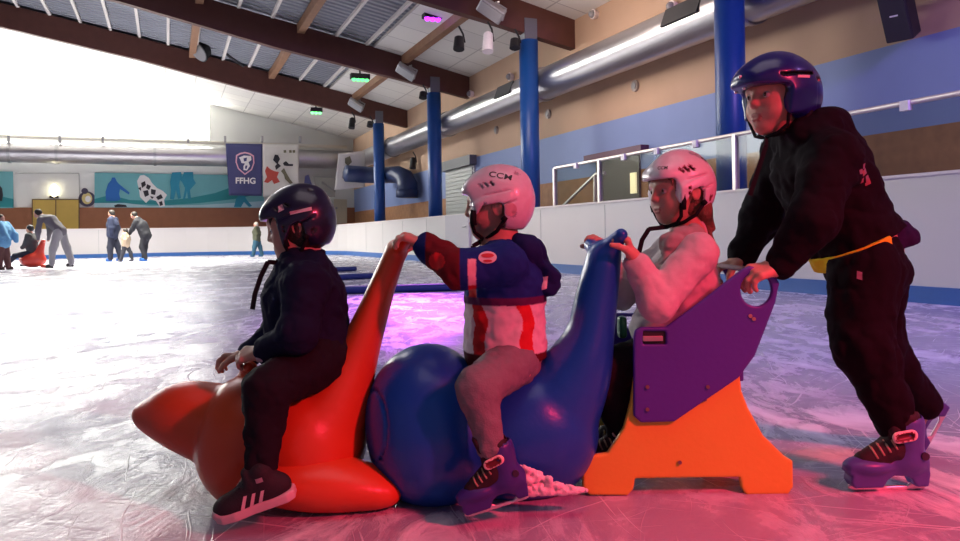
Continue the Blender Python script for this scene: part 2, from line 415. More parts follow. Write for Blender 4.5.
# ---- boards
def board_path(off=0.0, s0=-8.5):
    pts = [(s0, T_BOARD + off)]
    gate = [(-8.5, 0)]
    for i in range(13):
        a = math.pi / 2 * i / 12; pts.append((S_FAR - R_C + (R_C + off) * math.sin(a), T_BOARD - R_C + (R_C + off) * math.cos(a)))
    pts.append((S_FAR + off, -25.5)); return pts
def path_wall(o0, o1, z0, z1):
    a = board_path(o0); b = board_path(o1); V = []; F = []; n = len(a)
    for (s, t), (s2, t2) in zip(a, b): V += [RK(s, t, z0), RK(s, t, z1), RK(s2, t2, z1), RK(s2, t2, z0)]
    for i in range(n - 1):
        for k in range(4): F.append((i * 4 + k, i * 4 + (k + 1) % 4, i * 4 + 4 + (k + 1) % 4, i * 4 + 4 + k))
    F += [(0, 1, 2, 3), tuple(range(4 * n - 4, 4 * n))]
    return MB().add(V, F)
m_board = mat('white_board_plastic', (0.70, 0.67, 0.67), 0.4, var=0.03, scale=1.5)
m_kick = mat('blue_kick_plastic', (0.03, 0.13, 0.42), 0.4)
m_seam = mat('board_seam_grey', (0.5, 0.5, 0.5), 0.6)
path_wall(0, 0.12, 0, BH - 0.03).go('wall_rink_boards', m_board)['kind'] = 'structure'
path_wall(-0.03, 0.14, BH - 0.03, BH).go('trim_1', mat('board_cap', (0.78, 0.72, 0.70), 0.4))['kind'] = 'structure'
path_wall(-0.022, 0.0, 0.0, 0.165).go('baseboard_right', m_kick)['kind'] = 'structure'
sm = MB()
for s in list(np.arange(1.5, 29, 2.4)): sm.box(RK(s, T_BOARD - 0.003, 0.7), A * 0.006, N * 0.004, Z3 * 0.52)
for t in np.arange(-22, -1, 2.4): sm.box(RK(S_FAR - 0.003, t, 0.7), N * 0.01, A * 0.004, Z3 * 0.52)
sm.go('trim_2', m_seam)['kind'] = 'structure'
# gate in the boards
ga = st(onT(447.5, 240, T_BOARD))[0]; gb = st(onT(471, 240, T_BOARD))[0]
g = MB().box(RK((ga + gb) / 2, T_BOARD - 0.03, 0.66), A * abs(ga - gb) / 2, N * 0.03, Z3 * 0.6).go('door_1', mat('grey_gate', (0.55, 0.53, 0.58), 0.45)); g['kind'] = 'structure'
MB().tube([RK(gb + 0.15, T_BOARD - 0.07, 0.95), RK(gb + 0.4, T_BOARD - 0.07, 0.95)], 0.02).go('gate_latch', mat('latch_steel', (0.4, 0.4, 0.42), 0.35, 1.0), g)
# ---- right wall of the hall: plaster, blue band, wood below
def zT(u, v, t): return st(onT(u, v, t))[2]
Z_BLUE1 = zT(821, 64, T_WALL); Z_BLUE0 = zT(900, 130.5, T_WALL)
def band(name, t, s0, s1, z0, z1, m, th=0.1):
    o = MB().box(RK((s0 + s1) / 2, t + th / 2, (z0 + z1) / 2), A * (s1 - s0) / 2, N * th / 2, Z3 * (z1 - z0) / 2).go(name, m, org=RK((s0 + s1) / 2, t, z0)); o['kind'] = 'structure'; return o
m_plaster = mat('beige_plaster', (0.55, 0.37, 0.25), 0.8, var=0.10, scale=1.2, bump=0.2, bscale=40)
m_blue = mat('blue_wall_paint', (0.22, 0.30, 0.56), 0.65, var=0.06, scale=1.5)
m_wood = mat('chipboard', (0.36, 0.17, 0.075), 0.7, var=0.35, scale=6.0)
band('wall_right', T_WALL, -9, S_END + 0.1, Z_BLUE1, 6.6, m_plaster)
band('wall_right_blue', T_WALL, -9, S_END + 0.1, Z_BLUE0, Z_BLUE1, m_blue)
band('wall_right_wood', T_WALL, -9, S_END + 0.1, 0, Z_BLUE0, m_wood)
# ---- roof: beams, columns, deck
TK = np.array([-26, -20, -12, -5.3, -0.63, 2.5, 6.76, 8.0, 9.2, 9.6]); ZK = np.array([9.9, 9.75, 9.1, 8.1, 7.23, 6.5, 5.72, 5.46, 5.22, 5.14])
DK = np.array([0.85, 0.85, 0.85, 0.82, 0.80, 0.86, 0.78, 0.75, 0.72, 0.72])
def zb(t): return float(np.interp(t, TK, ZK))
def zt(t): return zb(t) + float(np.interp(t, TK, DK))
TS = [-26, -23, -20, -17, -14.5, -12, -9, -7, -5, -3, -1, 1, 3, 5, 7, 8, 9.2]
m_glulam = mat('red_brown_glulam', (0.105, 0.034, 0.024), 0.6, var=0.25, scale=4.0, bump=0.2, bscale=30)
S_COL = [9.3, 16.27, 23.24, 30.21]
for s in S_COL:
    prof = [RK(s - 0.12, t, zb(t)) for t in TS] + [RK(s - 0.12, t, zt(t)) for t in reversed(TS)]
    n = len(TS); m_ = MB(); V = prof + [p + A * 0.24 for p in prof]
    F = []
    for i in range(n - 1):
        j, jj = 2 * n - 1 - i, 2 * n - 2 - i
        F += [(i, i + 1, jj, j), (i + 2 * n, j + 2 * n, jj + 2 * n, i + 1 + 2 * n), (i, i + 2 * n, i + 1 + 2 * n, i + 1), (j, jj, jj + 2 * n, j + 2 * n)]
    F += [(0, 2 * n - 1, 4 * n - 1, 2 * n), (n - 1, n - 1 + 2 * n, n + 2 * n, n)]
    b = m_.add(V, F).go('beam', m_glulam, org=RK(s, T_COL, zb(T_COL))); b['kind'] = 'structure'
    c = MB().tube([RK(s, T_COL, 0), RK(s, T_COL, zb(T_COL) - 0.12)], 0.225, 28).go('column', mat('blue_column_paint', (0.008, 0.075, 0.30), 0.38), smooth=False, org=RK(s, T_COL, 0)); c['kind'] = 'structure'
    for p in c.data.polygons: p.use_smooth = len(p.vertices) == 4
    q = MB().box(RK(s, T_COL, zb(T_COL) + 0.12), A * 0.15, N * 0.16, Z3 * 0.26).go('column_head', mat('grey_bracket', (0.16, 0.17, 0.20), 0.5, 0.3), c)
def deck(name, t_list, s0, s1, dz, m, th=0.08):
    V = []; F = []
    for t in t_list: V += [RK(s0, t, zt(t) + dz), RK(s1, t, zt(t) + dz), RK(s1, t, zt(t) + dz + th), RK(s0, t, zt(t) + dz + th)]
    for i in range(len(t_list) - 1):
        for k in range(4): F.append((i * 4 + k, i * 4 + (k + 1) % 4, i * 4 + 4 + (k + 1) % 4, i * 4 + 4 + k))
    F += [(0, 1, 2, 3), tuple(range(4 * len(t_list) - 4, 4 * len(t_list)))]
    o = MB().add(V, F).go(name, m, org=(0, 0, 0)); o['kind'] = 'structure'; return o
def deck_material():
    m = mat('grey_metal_deck', (0.30, 0.32, 0.37), 0.45, 0.3, var=0.25, scale=0.5); nd, lk = nodes_of(m); b = nd['Principled BSDF']
    tc = nd.new('ShaderNodeTexCoord'); mp = nd.new('ShaderNodeMapping'); mp.inputs['Rotation'].default_value = (0, 0, -math.atan2(N[1], N[0]))
    w = nd.new('ShaderNodeTexWave'); w.bands_direction = 'Y'; w.inputs['Scale'].default_value = 1.1; w.inputs['Distortion'].default_value = 0
    lk.new(tc.outputs['Object'], mp.inputs[0]); lk.new(mp.outputs[0], w.inputs[0])
    bp = nd.new('ShaderNodeBump'); bp.inputs['Strength'].default_value = 1.0; bp.inputs['Distance'].default_value = 0.15
    lk.new(w.outputs['Fac'], bp.inputs['Height']); lk.new(bp.outputs['Normal'], b.inputs['Normal']); return m
deck('ceiling', TS, -8.5, S_END, 0.10, deck_material())
def tile_material():
    m = mat('white_ceiling_tile', (0.80, 0.78, 0.72), 0.8, var=0.06, scale=0.8); nd, lk = nodes_of(m); b = nd['Principled BSDF']
    tc = nd.new('ShaderNodeTexCoord'); mp = nd.new('ShaderNodeMapping'); mp.inputs['Rotation'].default_value = (0, 0, -math.atan2(N[1], N[0]))
    w = nd.new('ShaderNodeTexBrick'); w.offset = 0; w.inputs['Scale'].default_value = 1.0; w.inputs['Brick Width'].default_value = 1.2; w.inputs['Row Height'].default_value = 1.2
    w.inputs['Mortar Size'].default_value = 0.02; w.inputs['Color1'].default_value = (0.80, 0.78, 0.72, 1); w.inputs['Color2'].default_value = (0.72, 0.70, 0.66, 1); w.inputs['Mortar'].default_value = (0.5, 0.48, 0.45, 1)
    lk.new(tc.outputs['Object'], mp.inputs[0]); lk.new(mp.outputs[0], w.inputs[0]); lk.new(w.outputs['Color'], b.inputs['Base Color']); return m
deck('ceiling_tiles', [6.0, 7, 8, 9.2], -8.5, S_COL[3], -0.02, tile_material())
deck('ceiling_end_bay', TS, S_COL[3] + 0.12, S_END, -0.02, tile_material())
m_purlin = mat('white_purlin_steel', (0.78, 0.74, 0.70), 0.5)
for t in np.arange(-17.0, 6.0, 0.95):
    o = MB().box(RK(17, t, zt(t) + 0.03), A * 13.2, N * 0.045, Z3 * 0.05).go('purlin', m_purlin); o['kind'] = 'structure'
m_tim = mat('brown_timber', (0.30, 0.16, 0.09), 0.6, var=0.25, scale=5)
for (u, v) in ((297, 25), (200, 5), (412, 22)):
    t = st(onZ(u, v, 7.3))[1]
    o = MB().box(RK(17, t, zt(t) - 0.10), A * 13.2, N * 0.11, Z3 * 0.13).go('beam_timber', m_tim); o['kind'] = 'structure'
# ---- end wall with the glaring window
m_end = mat('white_end_wall', (0.74, 0.76, 0.72), 0.7, var=0.03, scale=0.6)
t_win = st(onS(209, 120, S_END))[1]; z_win = st(onS(150, 138, S_END))[2]
def end_panel(name, tl, z0, m, s=S_END, th=0.12, z1=None, dz=0.05):
    V = [RK(s, tl[0], z0), RK(s, tl[-1], z0)] + [RK(s, t, (zt(t) + dz) if z1 is None else z1) for t in reversed(tl)]
    o = MB().prism(V, A * th).go(name, m); o['kind'] = 'structure'; return o
end_panel('wall_far_gable', [t_win, 5, 7, 9.3], z_win, m_end)
end_panel('wall_far', [-25.5, 9.3], 0, m_end, z1=z_win)
def glow(name, c, s):
    m = bpy.data.materials.new(name); m.use_nodes = True; nd, lk = nodes_of(m); b = nd['Principled BSDF']
    tc = nd.new('ShaderNodeTexCoord'); nz = nd.new('ShaderNodeTexNoise'); nz.inputs['Scale'].default_value = 0.4; lk.new(tc.outputs['Object'], nz.inputs[0])
    mr = nd.new('ShaderNodeMapRange'); mr.inputs[3].default_value = s * 0.95; mr.inputs[4].default_value = s * 1.05; lk.new(nz.outputs['Fac'], mr.inputs[0])
    b.inputs['Base Color'].default_value = (*c, 1); b.inputs['Emission Color'].default_value = (*c, 1); lk.new(mr.outputs[0], b.inputs['Emission Strength']); return m
WIN = end_panel('window_1', [-25.5, -20, -14.5, -9, -5, -2, t_win], z_win, glow('daylight_through_translucent_window', (1.0, 0.99, 0.95), 14.0), th=0.06)
# wood band, murals, doors
za, zw0 = st(onS(60, 207.5, S_END - 0.1))[2], 0
band_ = MB().prism([RK(S_END - 0.1, -25, 0), RK(S_END - 0.1, 9.2, 0), RK(S_END - 0.1, 9.2, za), RK(S_END - 0.1, -25, za)], A * 0.1).go('wall_far_wood', mat('red_brown_panelling', (0.30, 0.115, 0.05), 0.55, var=0.15, scale=3)); band_['kind'] = 'structure'
def flatS(name, pts, m, parent=None, s=S_END - 0.12, th=0.02, kind=None):
    o = MB().prism([onS(u, v, s) for u, v in pts], A * th).go(name, m, parent)
    if kind: o['kind'] = kind
    return o
m_teal = mat('teal_mural_sky', (0.16, 0.45, 0.47), 0.7, var=0.08, scale=1.0); m_teal2 = mat('deep_teal_paint', (0.02, 0.25, 0.27), 0.7)
m_mblue = mat('mural_blue', (0.015, 0.13, 0.42), 0.7); m_mteal = mat('mural_petrol', (0.02, 0.26, 0.38), 0.7); m_white = mat('white_paint', (0.8, 0.8, 0.78), 0.6); m_black = mat('black_paint', (0.015, 0.015, 0.02), 0.6)
mu = thing('wall_mural', onS(180, 207, S_END - 0.1), 'long teal winter sports mural on the end wall right of the yellow door', 'mural')
flatS('panel', [(94.5, 172.5), (264, 175.5), (264, 207.8), (94.5, 207.5)], m_teal, mu)
flatS('hill', [(94.5, 199), (110, 195), (130, 200), (160, 201), (190, 198), (215, 193), (232, 187), (264, 181), (264, 193), (235, 199), (200, 203), (170, 205), (130, 204), (94.5, 206)], m_teal2, mu, S_END - 0.14)
flatS('snow', [(94.5, 203), (125, 203), (150, 206), (200, 205), (264, 201), (264, 207.5), (94.5, 207.3)], mat('mural_snow', (0.40, 0.62, 0.66), 0.7), mu, S_END - 0.15)
flatS('crouching_skater', [(106, 201), (105.5, 192), (108, 184), (111, 180.5), (112, 177.5), (115, 177.5), (116.5, 181), (119, 184), (129.5, 192.5), (129, 194.5), (120, 189), (119, 194), (120.5, 199.5), (117, 201)], m_mblue, mu, S_END - 0.16)
flatS('stone', [(114, 205.5), (118, 204), (126, 205), (127, 207), (115, 207.2)], m_black, mu, S_END - 0.17)
flatS('hockey_player', [(137, 181), (140, 175.5), (144, 175), (149, 178), (152, 183), (157, 188), (163, 191), (167, 195), (164, 200), (165, 206), (160, 207), (156, 201), (150, 199), (146, 203), (140, 197), (139, 190)], m_white, mu, S_END - 0.16)
for k, c in enumerate([((141, 183), (145, 181), (146, 185), (142, 188)), ((147, 184), (151, 186), (149, 190), (146, 188)), ((143, 191), (148, 190), (149, 195), (145, 197)), ((151, 189), (156, 190), (155, 195), (151, 194)), ((156, 197), (161, 194), (163, 198), (158, 200)), ((150, 196), (154, 197), (152, 199)), ((159, 202), (162, 201), (163, 205), (160, 206)), ((138, 188), (141, 187), (141, 191))]):
    flatS('jersey_patch', list(c), m_black, mu, S_END - 0.18)
flatS('dancing_pair', [(170, 199), (171, 190), (170, 182), (172, 172.5), (181, 172), (182, 177), (184, 172.2), (193, 172), (193.5, 179), (196, 183), (190, 190), (191, 199), (188, 199), (187, 191), (185, 199.5), (183, 199), (185, 188), (182, 182), (180, 180), (179, 185), (181, 198), (178, 199), (176, 190), (174, 199.5)], m_mteal, mu, S_END - 0.16)
flatS('small_skater', [(234, 207), (236, 199), (240, 194), (244, 195), (247, 200), (252, 206), (249, 207), (244, 202), (241, 207)], m_mteal, mu, S_END - 0.16)
mu2 = thing('wall_mural', onS(6, 207, S_END - 0.1), 'piece of teal mural left of the yellow door, cut by the edge', 'mural')
flatS('panel', [(-60, 171), (13, 171.5), (13.5, 208), (-60, 209)], m_teal, mu2)
flatS('hill', [(-60, 190), (0, 196), (13.5, 199), (13.5, 207), (-60, 206)], m_teal2, mu2, S_END - 0.14)
flatS('dark_figure', [(-8, 201), (-8, 188), (-2, 184), (2, 188), (3, 195), (2, 201)], m_black, mu2, S_END - 0.16)
d2 = MB().prism([onS(u, v, S_END - 0.16) for u, v in ((32.5, 200), (79, 200), (79, 229), (32.5, 229))], A * 0.06).go('door_2', mat('yellow_door_paint', (0.55, 0.38, 0.08), 0.4, var=0.15, scale=1.5)); d2['kind'] = 'structure'
for k, u in enumerate((32.3, 55.8, 79)):
    MB().prism([onS(a, v, S_END - 0.18) for a, v in ((u - .5, 199.4), (u + .5, 199.4), (u + .5, 229), (u - .5, 229))], A * 0.03).go('door_frame', mat('dark_door_frame', (0.12, 0.08, 0.03), 0.5), d2)
MB().prism([onS(a, v, S_END - 0.18) for a, v in ((31.8, 199), (79.5, 199), (79.5, 200), (31.8, 200))], A * 0.03).go('door_frame', MATS['dark_door_frame'], d2)
tr = MB()
for a, b in (((15, 173), (79, 173.4)), ((79, 173.4), (80, 198))): tr.tube([onS(*a, S_END - 0.03), onS(*b, S_END - 0.03)], 0.03, 6)
o = tr.go('trim_3', mat('grey_conduit', (0.45, 0.46, 0.44), 0.5)); o['kind'] = 'structure'
wl = thing('wall_lamp', onS(54, 197, S_END - 0.1), 'small glowing lamp on the white wall above the yellow door', 'lamp')
MB().ball(onS(54, 190.5, S_END - 0.14), (0.16, 0.16, 0.30)).go('diffuser', glow('warm_lamp_glow', (1.0, 0.9, 0.6), 6.0), wl, True)
MB().box(onS(54, 197, S_END - 0.08), N * 0.18, A * 0.06, Z3 * 0.05).go('bracket', m_black, wl)
em = thing('round_emblem', onS(87, 206, S_END - 0.05), 'round emblem with a yellow middle between the door and the mural', 'emblem')
def disc(u, v, r, s, sx=1.0, n=24):
    c = onS(u, v, s); return [c + N * r * sx * math.cos(2 * math.pi * k / n) + Z3 * r * math.sin(2 * math.pi * k / n) for k in range(n)]
MB().prism(disc(87, 199, 0.36, S_END - 0.06), A * 0.05).go('disc', mat('emblem_dark', (0.06, 0.05, 0.09), 0.6), em)
MB().prism(disc(87, 198.4, 0.27, S_END - 0.09, 0.8), A * 0.03).go('inner_disc', mat('emblem_yellow', (0.65, 0.55, 0.22), 0.6), em)
MB().prism(disc(88, 199, 0.15, S_END - 0.11, 0.8), A * 0.02).go('white_patch', m_white, em)
MB().prism(disc(84.7, 191, 0.14, S_END - 0.10), A * 0.03).go('dark_spot', MATS['emblem_dark'], em)
# white door near the corner
d3 = MB().prism([onS(u, v, S_END - 0.16) for u, v in ((334, 199), (347, 199.5), (347, 223), (334, 224))], A * 0.06).go('door_3', mat('cream_door', (0.62, 0.57, 0.42), 0.5)); d3['kind'] = 'structure'
MB().ball(onS(336.5, 208, S_END - 0.2), 0.06).go('door_handle', MATS['latch_steel'], d3)
# roller shutter in the right wall
sa, sb = st(onT(447.5, 200, T_WALL))[0], st(onT(476, 200, T_WALL))[0]; zs = zT(462, 167, T_WALL)
d4 = MB().box(RK((sa + sb) / 2, T_WALL - 0.03, zs / 2), A * abs(sa - sb) / 2, N * 0.03, Z3 * zs / 2).go('door_4', mat('shutter_grey', (0.42, 0.44, 0.42), 0.5, 0.2)); d4['kind'] = 'structure'
sl = MB()
for z in np.arange(1.2, zs, 0.13): sl.box(RK((sa + sb) / 2, T_WALL - 0.075, z), A * abs(sa - sb) / 2 * 0.94, N * 0.02, Z3 * 0.045)
sl.go('slats', MATS['shutter_grey'], d4)
MB().box(RK((sa + sb) / 2, T_WALL - 0.12, zs + 0.12), A * (abs(sa - sb) / 2 + 0.1), N * 0.12, Z3 * 0.16).go('shutter_box', mat('shutter_dark', (0.10, 0.11, 0.12), 0.5), d4)
# dark doorway with a warm lit pane behind the glass
sa, sb = st(onT(598, 180, T_WALL))[0], st(onT(641, 180, T_WALL))[0]; zs = zT(620, 155.5, T_WALL)
d5 = MB().box(RK((sa + sb) / 2, T_WALL - 0.02, zs / 2), A * abs(sa - sb) / 2, N * 0.03, Z3 * zs / 2).go('door_5', mat('dark_doorway', (0.10, 0.075, 0.06), 0.5)); d5['kind'] = 'structure'
MB().box(RK((sa + sb) / 2, T_WALL - 0.10, zs + 0.05), A * (abs(sa - sb) / 2 + 0.3), N * 0.1, Z3 * 0.06).go('lintel_strip', mat('maroon_strip', (0.10, 0.02, 0.06), 0.5), d5)
pc = onT(633.5, 183, T_WALL - 0.07)
MB().box(pc, A * 0.10, N * 0.02, Z3 * 0.22).go('lit_pane', glow('warm_lit_pane', (1.0, 0.85, 0.5), 0.9), d5)
# ---- glass guard on the boards
def glass_material():
    m = bpy.data.materials.new('guard_glass'); m.use_nodes = True; nd, lk = nodes_of(m); nd.remove(nd['Principled BSDF'])
    tr_ = nd.new('ShaderNodeBsdfTransparent'); tr_.inputs[0].default_value = (0.80, 0.84, 0.80, 1); gl = nd.new('ShaderNodeBsdfGlossy'); gl.inputs['Roughness'].default_value = 0.03
    fr = nd.new('ShaderNodeValue'); fr.outputs[0].default_value = 0.022; nz = nd.new('ShaderNodeTexNoise'); nz.inputs['Scale'].default_value = 2
    mr = nd.new('ShaderNodeMapRange'); mr.inputs[3].default_value = 0.02; mr.inputs[4].default_value = 0.10; lk.new(nz.outputs[0], mr.inputs[0]); lk.new(mr.outputs[0], gl.inputs['Roughness'])
    mx = nd.new('ShaderNodeMixShader'); lk.new(fr.outputs[0], mx.inputs[0]); lk.new(tr_.outputs[0], mx.inputs[1]); lk.new(gl.outputs[0], mx.inputs[2])
    lk.new(mx.outputs[0], nd['Material Output'].inputs[0]); return m
m_glass = glass_material(); m_rail = mat('pale_steel_rail', (0.72, 0.66, 0.62), 0.35, 0.5)
tg = T_BOARD + 0.06
z_rail = (zT(600, 159, tg) + zT(960, 94.5, tg)) / 2
gg = thing('glass_guard', RK(8, tg, BH), 'clear glass guard with pale rail and posts on the white boards', 'glass guard')
s_posts = [st(onT(u, 180, tg))[0] for u in (555, 600, 655, 736, 838, 985)]
for a, b in zip(s_posts[:-1], s_posts[1:]):
    MB().box(RK((a + b) / 2, tg, (BH + z_rail) / 2), A * (abs(a - b) / 2 - 0.03), N * 0.006, Z3 * (z_rail - BH) / 2).go('glass_pane', m_glass, gg)
for k, s in enumerate(s_posts):
    if k == 2: continue
    MB().box(RK(s, tg, (BH + z_rail) / 2), A * 0.03, N * 0.035, Z3 * (z_rail - BH) / 2).go('post', m_rail, gg)
MB().tube([RK(s_posts[0], tg, z_rail), RK(s_posts[-1], tg, z_rail)], 0.028, 12).go('top_rail', m_rail, gg)
for u in (625, 658, 697, 908, 577):
    s = st(onT(u, 150, tg))[0]
    MB().box(RK(s, tg - 0.02, z_rail - 0.03), A * 0.05, N * 0.03, Z3 * 0.05).go('glass_clip', mat('white_clip', (0.85, 0.82, 0.85), 0.4), gg)
# stair behind the glass
stt = thing('stair_handrail', RK(st(onT(580, 200, 8.3))[0], 8.3, 0), 'sloping steel stair handrail behind the glass at its far end', 'handrail')
for a, b in (((563, 206), (596, 174)), ((596, 174), (605, 173)), ((595, 174), (595, 205))):
    MB().tube([onT(*a, 8.3), onT(*b, 8.3)], 0.035, 8).go('rail', m_rail, stt)
MB().tube([onT(595, 205, 8.3), RK(st(onT(595, 205, 8.3))[0], 8.3, 0)], 0.035, 8).go('post', m_rail, stt)
# ---- ventilation
def duct_material():
    m = mat('spiral_duct_steel', (0.50, 0.49, 0.50), 0.30, 0.85, var=0.12, scale=2.0, bump=0.15, bscale=25); return m
md = duct_material()
def duct(name, p0, p1, r, label, rings, vents=()):
    p0, p1 = np.asarray(p0), np.asarray(p1); d = thing(name, (p0 + p1) / 2 - Z3 * r, label, 'duct')
    n = 24; MB().tube([p0 + (p1 - p0) * k / n for k in range(n + 1)], r, 32).go('pipe', md, d, True)
    for f in rings:
        c = p0 + (p1 - p0) * f; w = unit(p1 - p0)
        MB().tube([c - w * 0.06, c + w * 0.06], r + 0.035, 32).go('flange', mat('duct_flange', (0.42, 0.42, 0.43), 0.35, 0.85), d, False)
    for c, ez in vents:
        w = unit(p1 - p0); ez = unit(ez)
        MB().box(c + ez * (r - 0.005), w * 0.5, np.cross(w, ez) * 0.17, ez * 0.02).go('grille', mat('dark_grille', (0.05, 0.05, 0.055), 0.6), d)
    return d
tD = 8.62; zD = 4.42
def sD(u): return st(onT(u, 100, tD))[0]
vd = unit(np.array([0, 0, EYE]) - RK(0, 0)[:3] * 0 - RK(12, tD, zD))
def vent(u):
    s = sD(u); c = RK(s, tD, zD); e = np.array([0, 0, EYE]) - c; e = e - A * (e @ A); e = unit(e); e = unit(e + Z3 * 0.75); return (c, e)
L0, L1 = sD(1100), 38.3
duct('ventilation_duct', RK(L0, tD, zD), RK(L1, tD, zD), 0.385, 'big round steel ventilation duct along the beige right wall behind the columns', [(sD(u) - L0) / (L1 - L0) for u in (392, 448, 545, 752, 900)], [vent(516), vent(699)])
zE = st(onS(100, 154, S_END - 0.75))[2]
duct('ventilation_duct', RK(S_END - 0.75, -25, zE), RK(S_END - 0.75, 9.0, zE), 0.47, 'round steel duct running across the white end wall below the window', [0.18, 0.38, 0.545, 0.60, 0.72, 0.86])
zr = st(onS(100, 138.5, S_END - 1.1))[2]
pr = thing('pipe_rail', RK(S_END - 1.1, -6, zr - 0.06), 'thin cream pipe under the window that carries the banners', 'pipe')
MB().tube([RK(S_END - 1.1, -25, zr), RK(S_END - 1.1, 8.6, zr - 0.05)], 0.085, 12).go('pipe', mat('cream_pipe', (0.72, 0.70, 0.60), 0.4), pr, True)
for u in (9, 60, 103, 188, 225, 262, 300): MB().box(onS(u, 139.5, S_END - 1.1), N * 0.05, A * 0.12, Z3 * 0.16).go('clamp', mat('grey_clamp', (0.3, 0.3, 0.3), 0.5), pr)
bd = thing('blue_duct', onT(380, 182, 8.7), 'blue bent ventilation pipe below the steel duct near the far corner', 'duct')
Sd = onT(410, 178, 8.45); s_, t_, z_ = st(Sd)
MB().tube([onS(346, 173.5, 32.2), onS(362, 174.5, 32.3), onS(380, 175.5, 31.9), onS(398, 174.5, 29.4), onS(405, 178, 28.8), onS(407.5, 184, 28.6), onS(407, 195, 28.6)], [.36, .36, .34, .34, .36, .4, .42], 20).go('pipe', mat('blue_duct_paint', (0.008, 0.025, 0.10), 0.45), bd, True)
MB().tube([onS(407.2, 190, 28.6), onS(407, 197.5, 28.6)], 0.44, 20).go('mouth', MATS['blue_duct_paint'], bd, True)
# ---- banners
m_nav = mat('navy_banner_cloth', (0.055, 0.06, 0.17), 0.7); m_wban = mat('white_banner_cloth', (0.66, 0.65, 0.60), 0.7, var=0.05, scale=2); m_pink = mat('pale_pink_print', (0.75, 0.42, 0.52), 0.7)
SB = S_END - 1.32
def banner(name, cs, m, label, group=None):
    b = thing(name, onS((cs[2][0] + cs[3][0]) / 2, max(cs[2][1], cs[3][1]), SB), label, 'banner', group)
    a, bb, c, d = [onS(u, v, SB) for u, v in cs]; n = 14; V = []; F = []
    for i in range(n + 1):
        for j in range(n + 1):
            x, y = i / n, j / n; p = (a * (1 - x) + bb * x) * (1 - y) + (d * (1 - x) + c * x) * y
            V.append(p + A * 0.03 * math.sin(x * 9 + y * 2) * y)
    for i in range(n):
        for j in range(n): F.append((i * (n + 1) + j, (i + 1) * (n + 1) + j, (i + 1) * (n + 1) + j + 1, i * (n + 1) + j + 1))
    o = MB().add(V, F).go('cloth', m, b, True); so = o.modifiers.new('thickness', 'SOLIDIFY'); so.thickness = 0.015
    return b
b1 = banner('banner', [(225.5, 143.5), (262.5, 144), (262, 196), (229, 195.5)], m_nav, 'navy banner with pink shield and white letters hanging on the end wall')
def bp(name, pts, m, par, d): return flatS(name, pts, m, par, SB - d, 0.012)
sh = [(236, 155), (240, 152.8), (245, 151.8), (250, 153), (254, 155.5), (254.5, 163), (252, 170), (245, 175), (238, 169), (235.5, 162)]
bp('shield_rim', sh, m_pink, b1, 0.06)
bp('shield_field', [(245 + (u - 245) * 0.86, 163.3 + (v - 163.3) * 0.86) for u, v in sh], m_nav, b1, 0.08)
bp('shield_figure', [(239, 157.5), (244, 155.5), (251, 156), (251.5, 160), (248.5, 162), (250, 166), (247, 170.5), (243.5, 170), (243.5, 166), (245, 163.5), (241.5, 163), (240.5, 160)], m_white, b1, 0.10)
bp('shield_detail', [(243.5, 158.2), (247, 157.5), (246.5, 161), (244, 161.5)], m_nav, b1, 0.12)
bp('shield_detail', [(245.5, 165.5), (247.5, 165.5), (246.5, 169), (245, 168.5)], m_nav, b1, 0.12)
flat_text('lettering', 'FFHG', onS(245.6, 181, SB - 0.10), N, Z3, 0.40, m_white, b1, 0.012)
b2 = banner('banner', [(262.5, 144), (299, 144), (299, 193), (263, 197)], m_wban, 'white banner printed with a red and dark figure, right of the navy banner')
m_red = mat('red_print', (0.50, 0.07, 0.05), 0.7); m_olive = mat('olive_print', (0.16, 0.15, 0.09), 0.7)
bp('print', [(265, 171), (267, 166), (270, 169), (274, 171), (279, 172), (277, 177), (280, 182), (274, 184), (272, 180), (268, 183), (264, 182), (267, 177)], m_red, b2, 0.06)
bp('print', [(273, 160), (275, 154.5), (278, 155), (280, 159), (278, 163), (281, 166), (276, 170), (275, 166), (277, 164)], m_black, b2, 0.07)
bp('print', [(281, 171), (284, 168), (287, 174), (290, 179), (293, 183), (290, 184), (285, 179), (284, 175)], m_olive, b2, 0.07)
bp('print', [(283, 163), (286, 161), (289, 164), (293, 164), (293, 166), (287, 166), (284, 165.5)], m_black, b2, 0.07)
for u in (283.5, 289, 292.5): bp('print', [(u, 150.2), (u + 2.6, 149.9), (u + 2.8, 152.6), (u + .3, 152.8)], m_olive, b2, 0.07)
SB = st(onT(367, 170, 8.15))[0]
b3 = banner('banner', [(338.5, 153.5), (365, 150.5), (364.5, 187), (334.5, 190)], m_wban, 'slightly tilted white banner with grey print beside the far blue column')
bp('print', [(345, 158), (350, 156), (352, 162), (348, 166), (345, 163)], m_olive, b3, 0.06)
bp('print', [(343, 171), (351, 170), (352, 175), (347, 182), (342, 178)], MATS['grey_clamp'], b3, 0.06)
SB = S_END - 1.32
tri = flatS('pennant', [(303, 194), (305, 176), (308.5, 174.5), (315.5, 195)], m_nav, None, SB - 0.2, 0.03); tag(tri, 'dark navy pennant on the end wall just right of the printed banner', 'pennant')
fr = thing('folded_panel', onS(325, 197, SB), 'grey leaning panel with slanted bars under the end wall duct', 'panel')
flatS('sheet', [(313, 176), (336, 178), (335, 197), (318, 195)], mat('grey_panel', (0.33, 0.33, 0.31), 0.6), fr, SB + 0.1, 0.05)
for a, b in (((314, 193), (332, 196)), ((322, 182), (335, 192))): MB().tube([onS(*a, SB), onS(*b, SB)], 0.05, 6).go('bar', MATS['grey_clamp'], fr)
